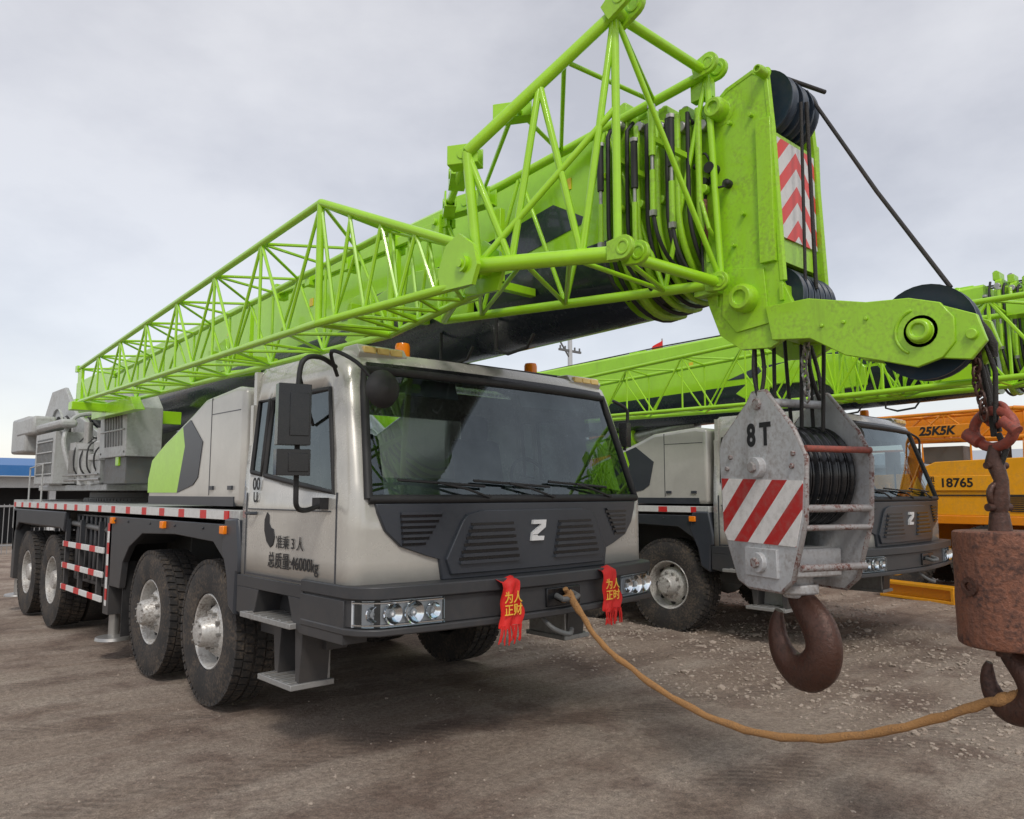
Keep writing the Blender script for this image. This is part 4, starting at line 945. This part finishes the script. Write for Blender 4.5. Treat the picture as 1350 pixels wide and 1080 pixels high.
for i in range(3200):
    x=random.uniform(-1,9); y=random.uniform(.5,9); stone(x,y,random.uniform(.003,.009)*(1 if random.random()<.97 else 2))
for i in range(12000):
    y=random.uniform(1.0,10); x=random.uniform(5.3,12.5)
    if mathutils.noise.noise(Vector((x*.9,y*.9,7)))<-.12 and random.random()<.75: continue
    stone(x,y,random.uniform(.006,.021)*(1 if random.random()<.96 else 2.2))
go=g.build("gravel",None,[STONE],ang=20); go["kind"]="stuff"; go["label"]="loose gravel scattered over the dirt yard"; go["category"]="gravel"

# left shed
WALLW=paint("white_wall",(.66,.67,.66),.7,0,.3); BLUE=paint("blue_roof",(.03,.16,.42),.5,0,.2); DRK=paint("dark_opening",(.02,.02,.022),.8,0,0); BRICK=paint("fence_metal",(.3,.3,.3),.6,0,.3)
sh=empty("shed",(6.0,28,0),"low white shed with blue roof edge and open front","shed")
p=MB(); p.box(-9,-8.8,0,6,0,2.1); p.box(3.8,4,0,6,0,2.1); p.box(-9,4,5.8,6,0,2.1); p.box(-9,4,0,.2,1.75,2.1)
for x in (-6,-3,0,2): p.box(x,x+.18,0,.2,0,1.75)
p.build("wall",sh,[WALLW]); p=MB(); p.prism([(-.6,2.1),(-.6,2.42),(6.4,2.9),(6.4,2.6)],'x',-9.4,4.4); p.build("roof",sh,[BLUE]); p=MB(); p.box(-8.8,3.8,1.5,1.6,0,1.75); p.build("door",sh,[DRK])  # near-black sheet behind the open front stands in for the shaded interior
fe=MB()
for i in range(60): fe.cyl((-1.0+i*.12,24.2,0),(-1.0+i*.12,24.2,1.3),.01,n=5)
fe.box(-1,6.1,24.18,24.22,1.22,1.27); fe.box(-1,6.1,24.18,24.22,.2,.25)
o=fe.build("fence",None,[BRICK]); o["label"]="low grey metal railing beside the shed"; o["category"]="fence"
ROOFG=paint("sheet_roof",(.42,.44,.47),.5,.2,.2); WALLB=paint("pale_wall",(.5,.52,.53),.7,0,.2)
for (x,y,w,d,h,mt,lb) in ((30,40,26,12,5.6,WALLB,"pale industrial shed with sheet metal roof"),(58,34,30,14,6.0,WALLW,"long white industrial shed behind the cranes"),(60,8,20,16,4.2,WALLB,"low pale warehouse at the yard edge")):
    s=empty("warehouse",(x,y,0),lb,"warehouse")
    p=MB(); p.prism([(-w/2,0),(w/2,0),(w/2,h*.75),(0,h),(-w/2,h*.75)],'y',0,d); p.build("wall",s,[mt]); p=MB(); p.prism([(-w/2-.5,h*.75-.05),(0,h+.08),(w/2+.5,h*.75-.05),(w/2+.5,h*.75+.15),(0,h+.3),(-w/2-.5,h*.75+.15)],'y',-.4,d+.4); p.build("roof",s,[ROOFG])
    for i in range(int(w/4)):
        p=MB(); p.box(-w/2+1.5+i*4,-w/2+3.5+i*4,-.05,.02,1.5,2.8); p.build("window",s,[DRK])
gm=MB()
for i in range(5):
    x=22+i*3.0; gm.cyl((x,26,0),(x,26,4.4),.09,n=8)
truss(gm,[(21,26,4.6),(21,26,4.2),(21,26.5,4.2),(21,26.5,4.6)],[(35,26,4.6),(35,26,4.2),(35,26.5,4.2),(35,26.5,4.6)],18,.05,.03)
o=gm.build("steel_frame",None,[ROOFG]); o["label"]="grey steel truss frame on columns"; o["category"]="steel frame"
pe=empty("utility_pole",(32.2,30,0),"grey concrete utility pole with crossarm and lamp","utility pole")
p=MB(); p.cyl((0,0,0),(0,0,10.6),.19,.13,n=12); p.build("pole",pe,[WALLB]); p=MB(); p.box(-.9,.9,-.06,.06,9.6,9.72); p.tube([(0,0,9.2),(-.8,0,10.1),(-1.3,0,10.4)],.05,6); p.obox((-1.4,0,10.38),(.5,.2,.12),0)
for x in (-.8,-.4,.4,.8): p.cyl((x,0,9.72),(x,0,9.9),.05,n=8)
p.build("crossarm",pe,[GREYD])
fl=empty("flag",(18.3,13.4,0),"small red flag on thin pole","flag")
p=MB(); p.cyl((0,0,0),(0,0,6.05),.022,n=8); p.build("pole",fl,[STEEL])
p=MB(); p.add([( -.50+.12*k,.05*math.sin(k*1.4),6.0-.07*(4-k)-zq+(.03*math.sin(k*1.7) if zq else 0)) for zq in (0,.26) for k in range(5)],[(k,k+1,5+k+1,5+k) for k in range(4)]); p.build("cloth",fl,[RED],ang=80)
for (x,y,r_,l_) in ((11.9,3.5,.15,1.6),(12.6,4.6,1.3,1.2),(12.1,2.6,.4,1.0)):
    p=MB(); p.box(-l_/2,l_/2,-.12,.12,0,.04); p.box(-l_/2,l_/2,-.12,.12,.2,.24); p.box(-l_/2,l_/2,-.03,.03,.04,.2); p.box(-l_/2,-l_/2+.04,-.12,.12,.04,.2)
    o=p.build("steel_beam",None,[YEL],loc=(x,y,.0),rotz=r_,bev=.004); o["label"]="yellow painted steel beam lying on the gravel"; o["category"]="steel beam"; o["group"]="steel beams on the ground"

# ---------------------------------------------------------------- world & light
w=D.worlds.new("World"); scene.world=w; w.use_nodes=True; t=w.node_tree; bg=t.nodes["Background"]; out=t.nodes["World Output"]
sk=t.nodes.new("ShaderNodeTexSky"); sk.sky_type='NISHITA'; sk.sun_disc=False; sk.sun_elevation=rad(48); sk.sun_rotation=rad(215)
t.links.new(sk.outputs[0],bg.inputs[0]); bg.inputs[1].default_value=.05
tc=t.nodes.new("ShaderNodeTexCoord"); co=tc.outputs["Generated"]
n1=noise(t,co,2.6,8,.55,(1,1,1.9)); n2=noise(t,co,.9,3,.5,(1.2,1.,2.))
cl=ramp(t,mth(t,'ADD',mth(t,'MULTIPLY',n1,.6),mth(t,'MULTIPLY',n2,.4)),[(.40,(.485,.470,.475)),(.49,(.590,.572,.572)),(.59,(.695,.675,.665))])
sp=t.nodes.new("ShaderNodeSeparateXYZ"); t.links.new(co,sp.inputs[0])
hz=ramp(t,sp.outputs[2],[(.0,(1,1,1)),(.18,(0,0,0))])
cl=mixc(t,mth(t,'MULTIPLY',hz,.6),cl,(.82,.76,.71))
b2=t.nodes.new("ShaderNodeBackground"); t.links.new(cl,b2.inputs[0]); b2.inputs[1].default_value=.98
ad=t.nodes.new("ShaderNodeAddShader"); t.links.new(bg.outputs[0],ad.inputs[0]); t.links.new(b2.outputs[0],ad.inputs[1]); t.links.new(ad.outputs[0],out.inputs[0])
sl=D.lights.new("sun",'SUN'); sl.energy=1.5; sl.angle=rad(12); sl.color=(1,.95,.88)
so=D.objects.new("sun",sl); col.objects.link(so)
az=rad(215); el=rad(48)
dv=Vector((math.sin(az)*math.cos(el),math.cos(az)*math.cos(el),math.sin(el))); so.rotation_euler=dv.to_track_quat('Z','Y').to_euler()
cd=D.cameras.new("camera"); cd.sensor_width=36; cd.lens=1025/1350*36; cd.clip_end=4000; cd.clip_start=.05
ca=D.objects.new("camera",cd); col.objects.link(ca); ca.location=(0,0,1.6); ca.rotation_euler=(rad(90+6.1),0,rad(-42.7)); scene.camera=ca
scene.view_settings.view_transform='Standard'; scene.view_settings.look='None'; scene.view_settings.exposure=0
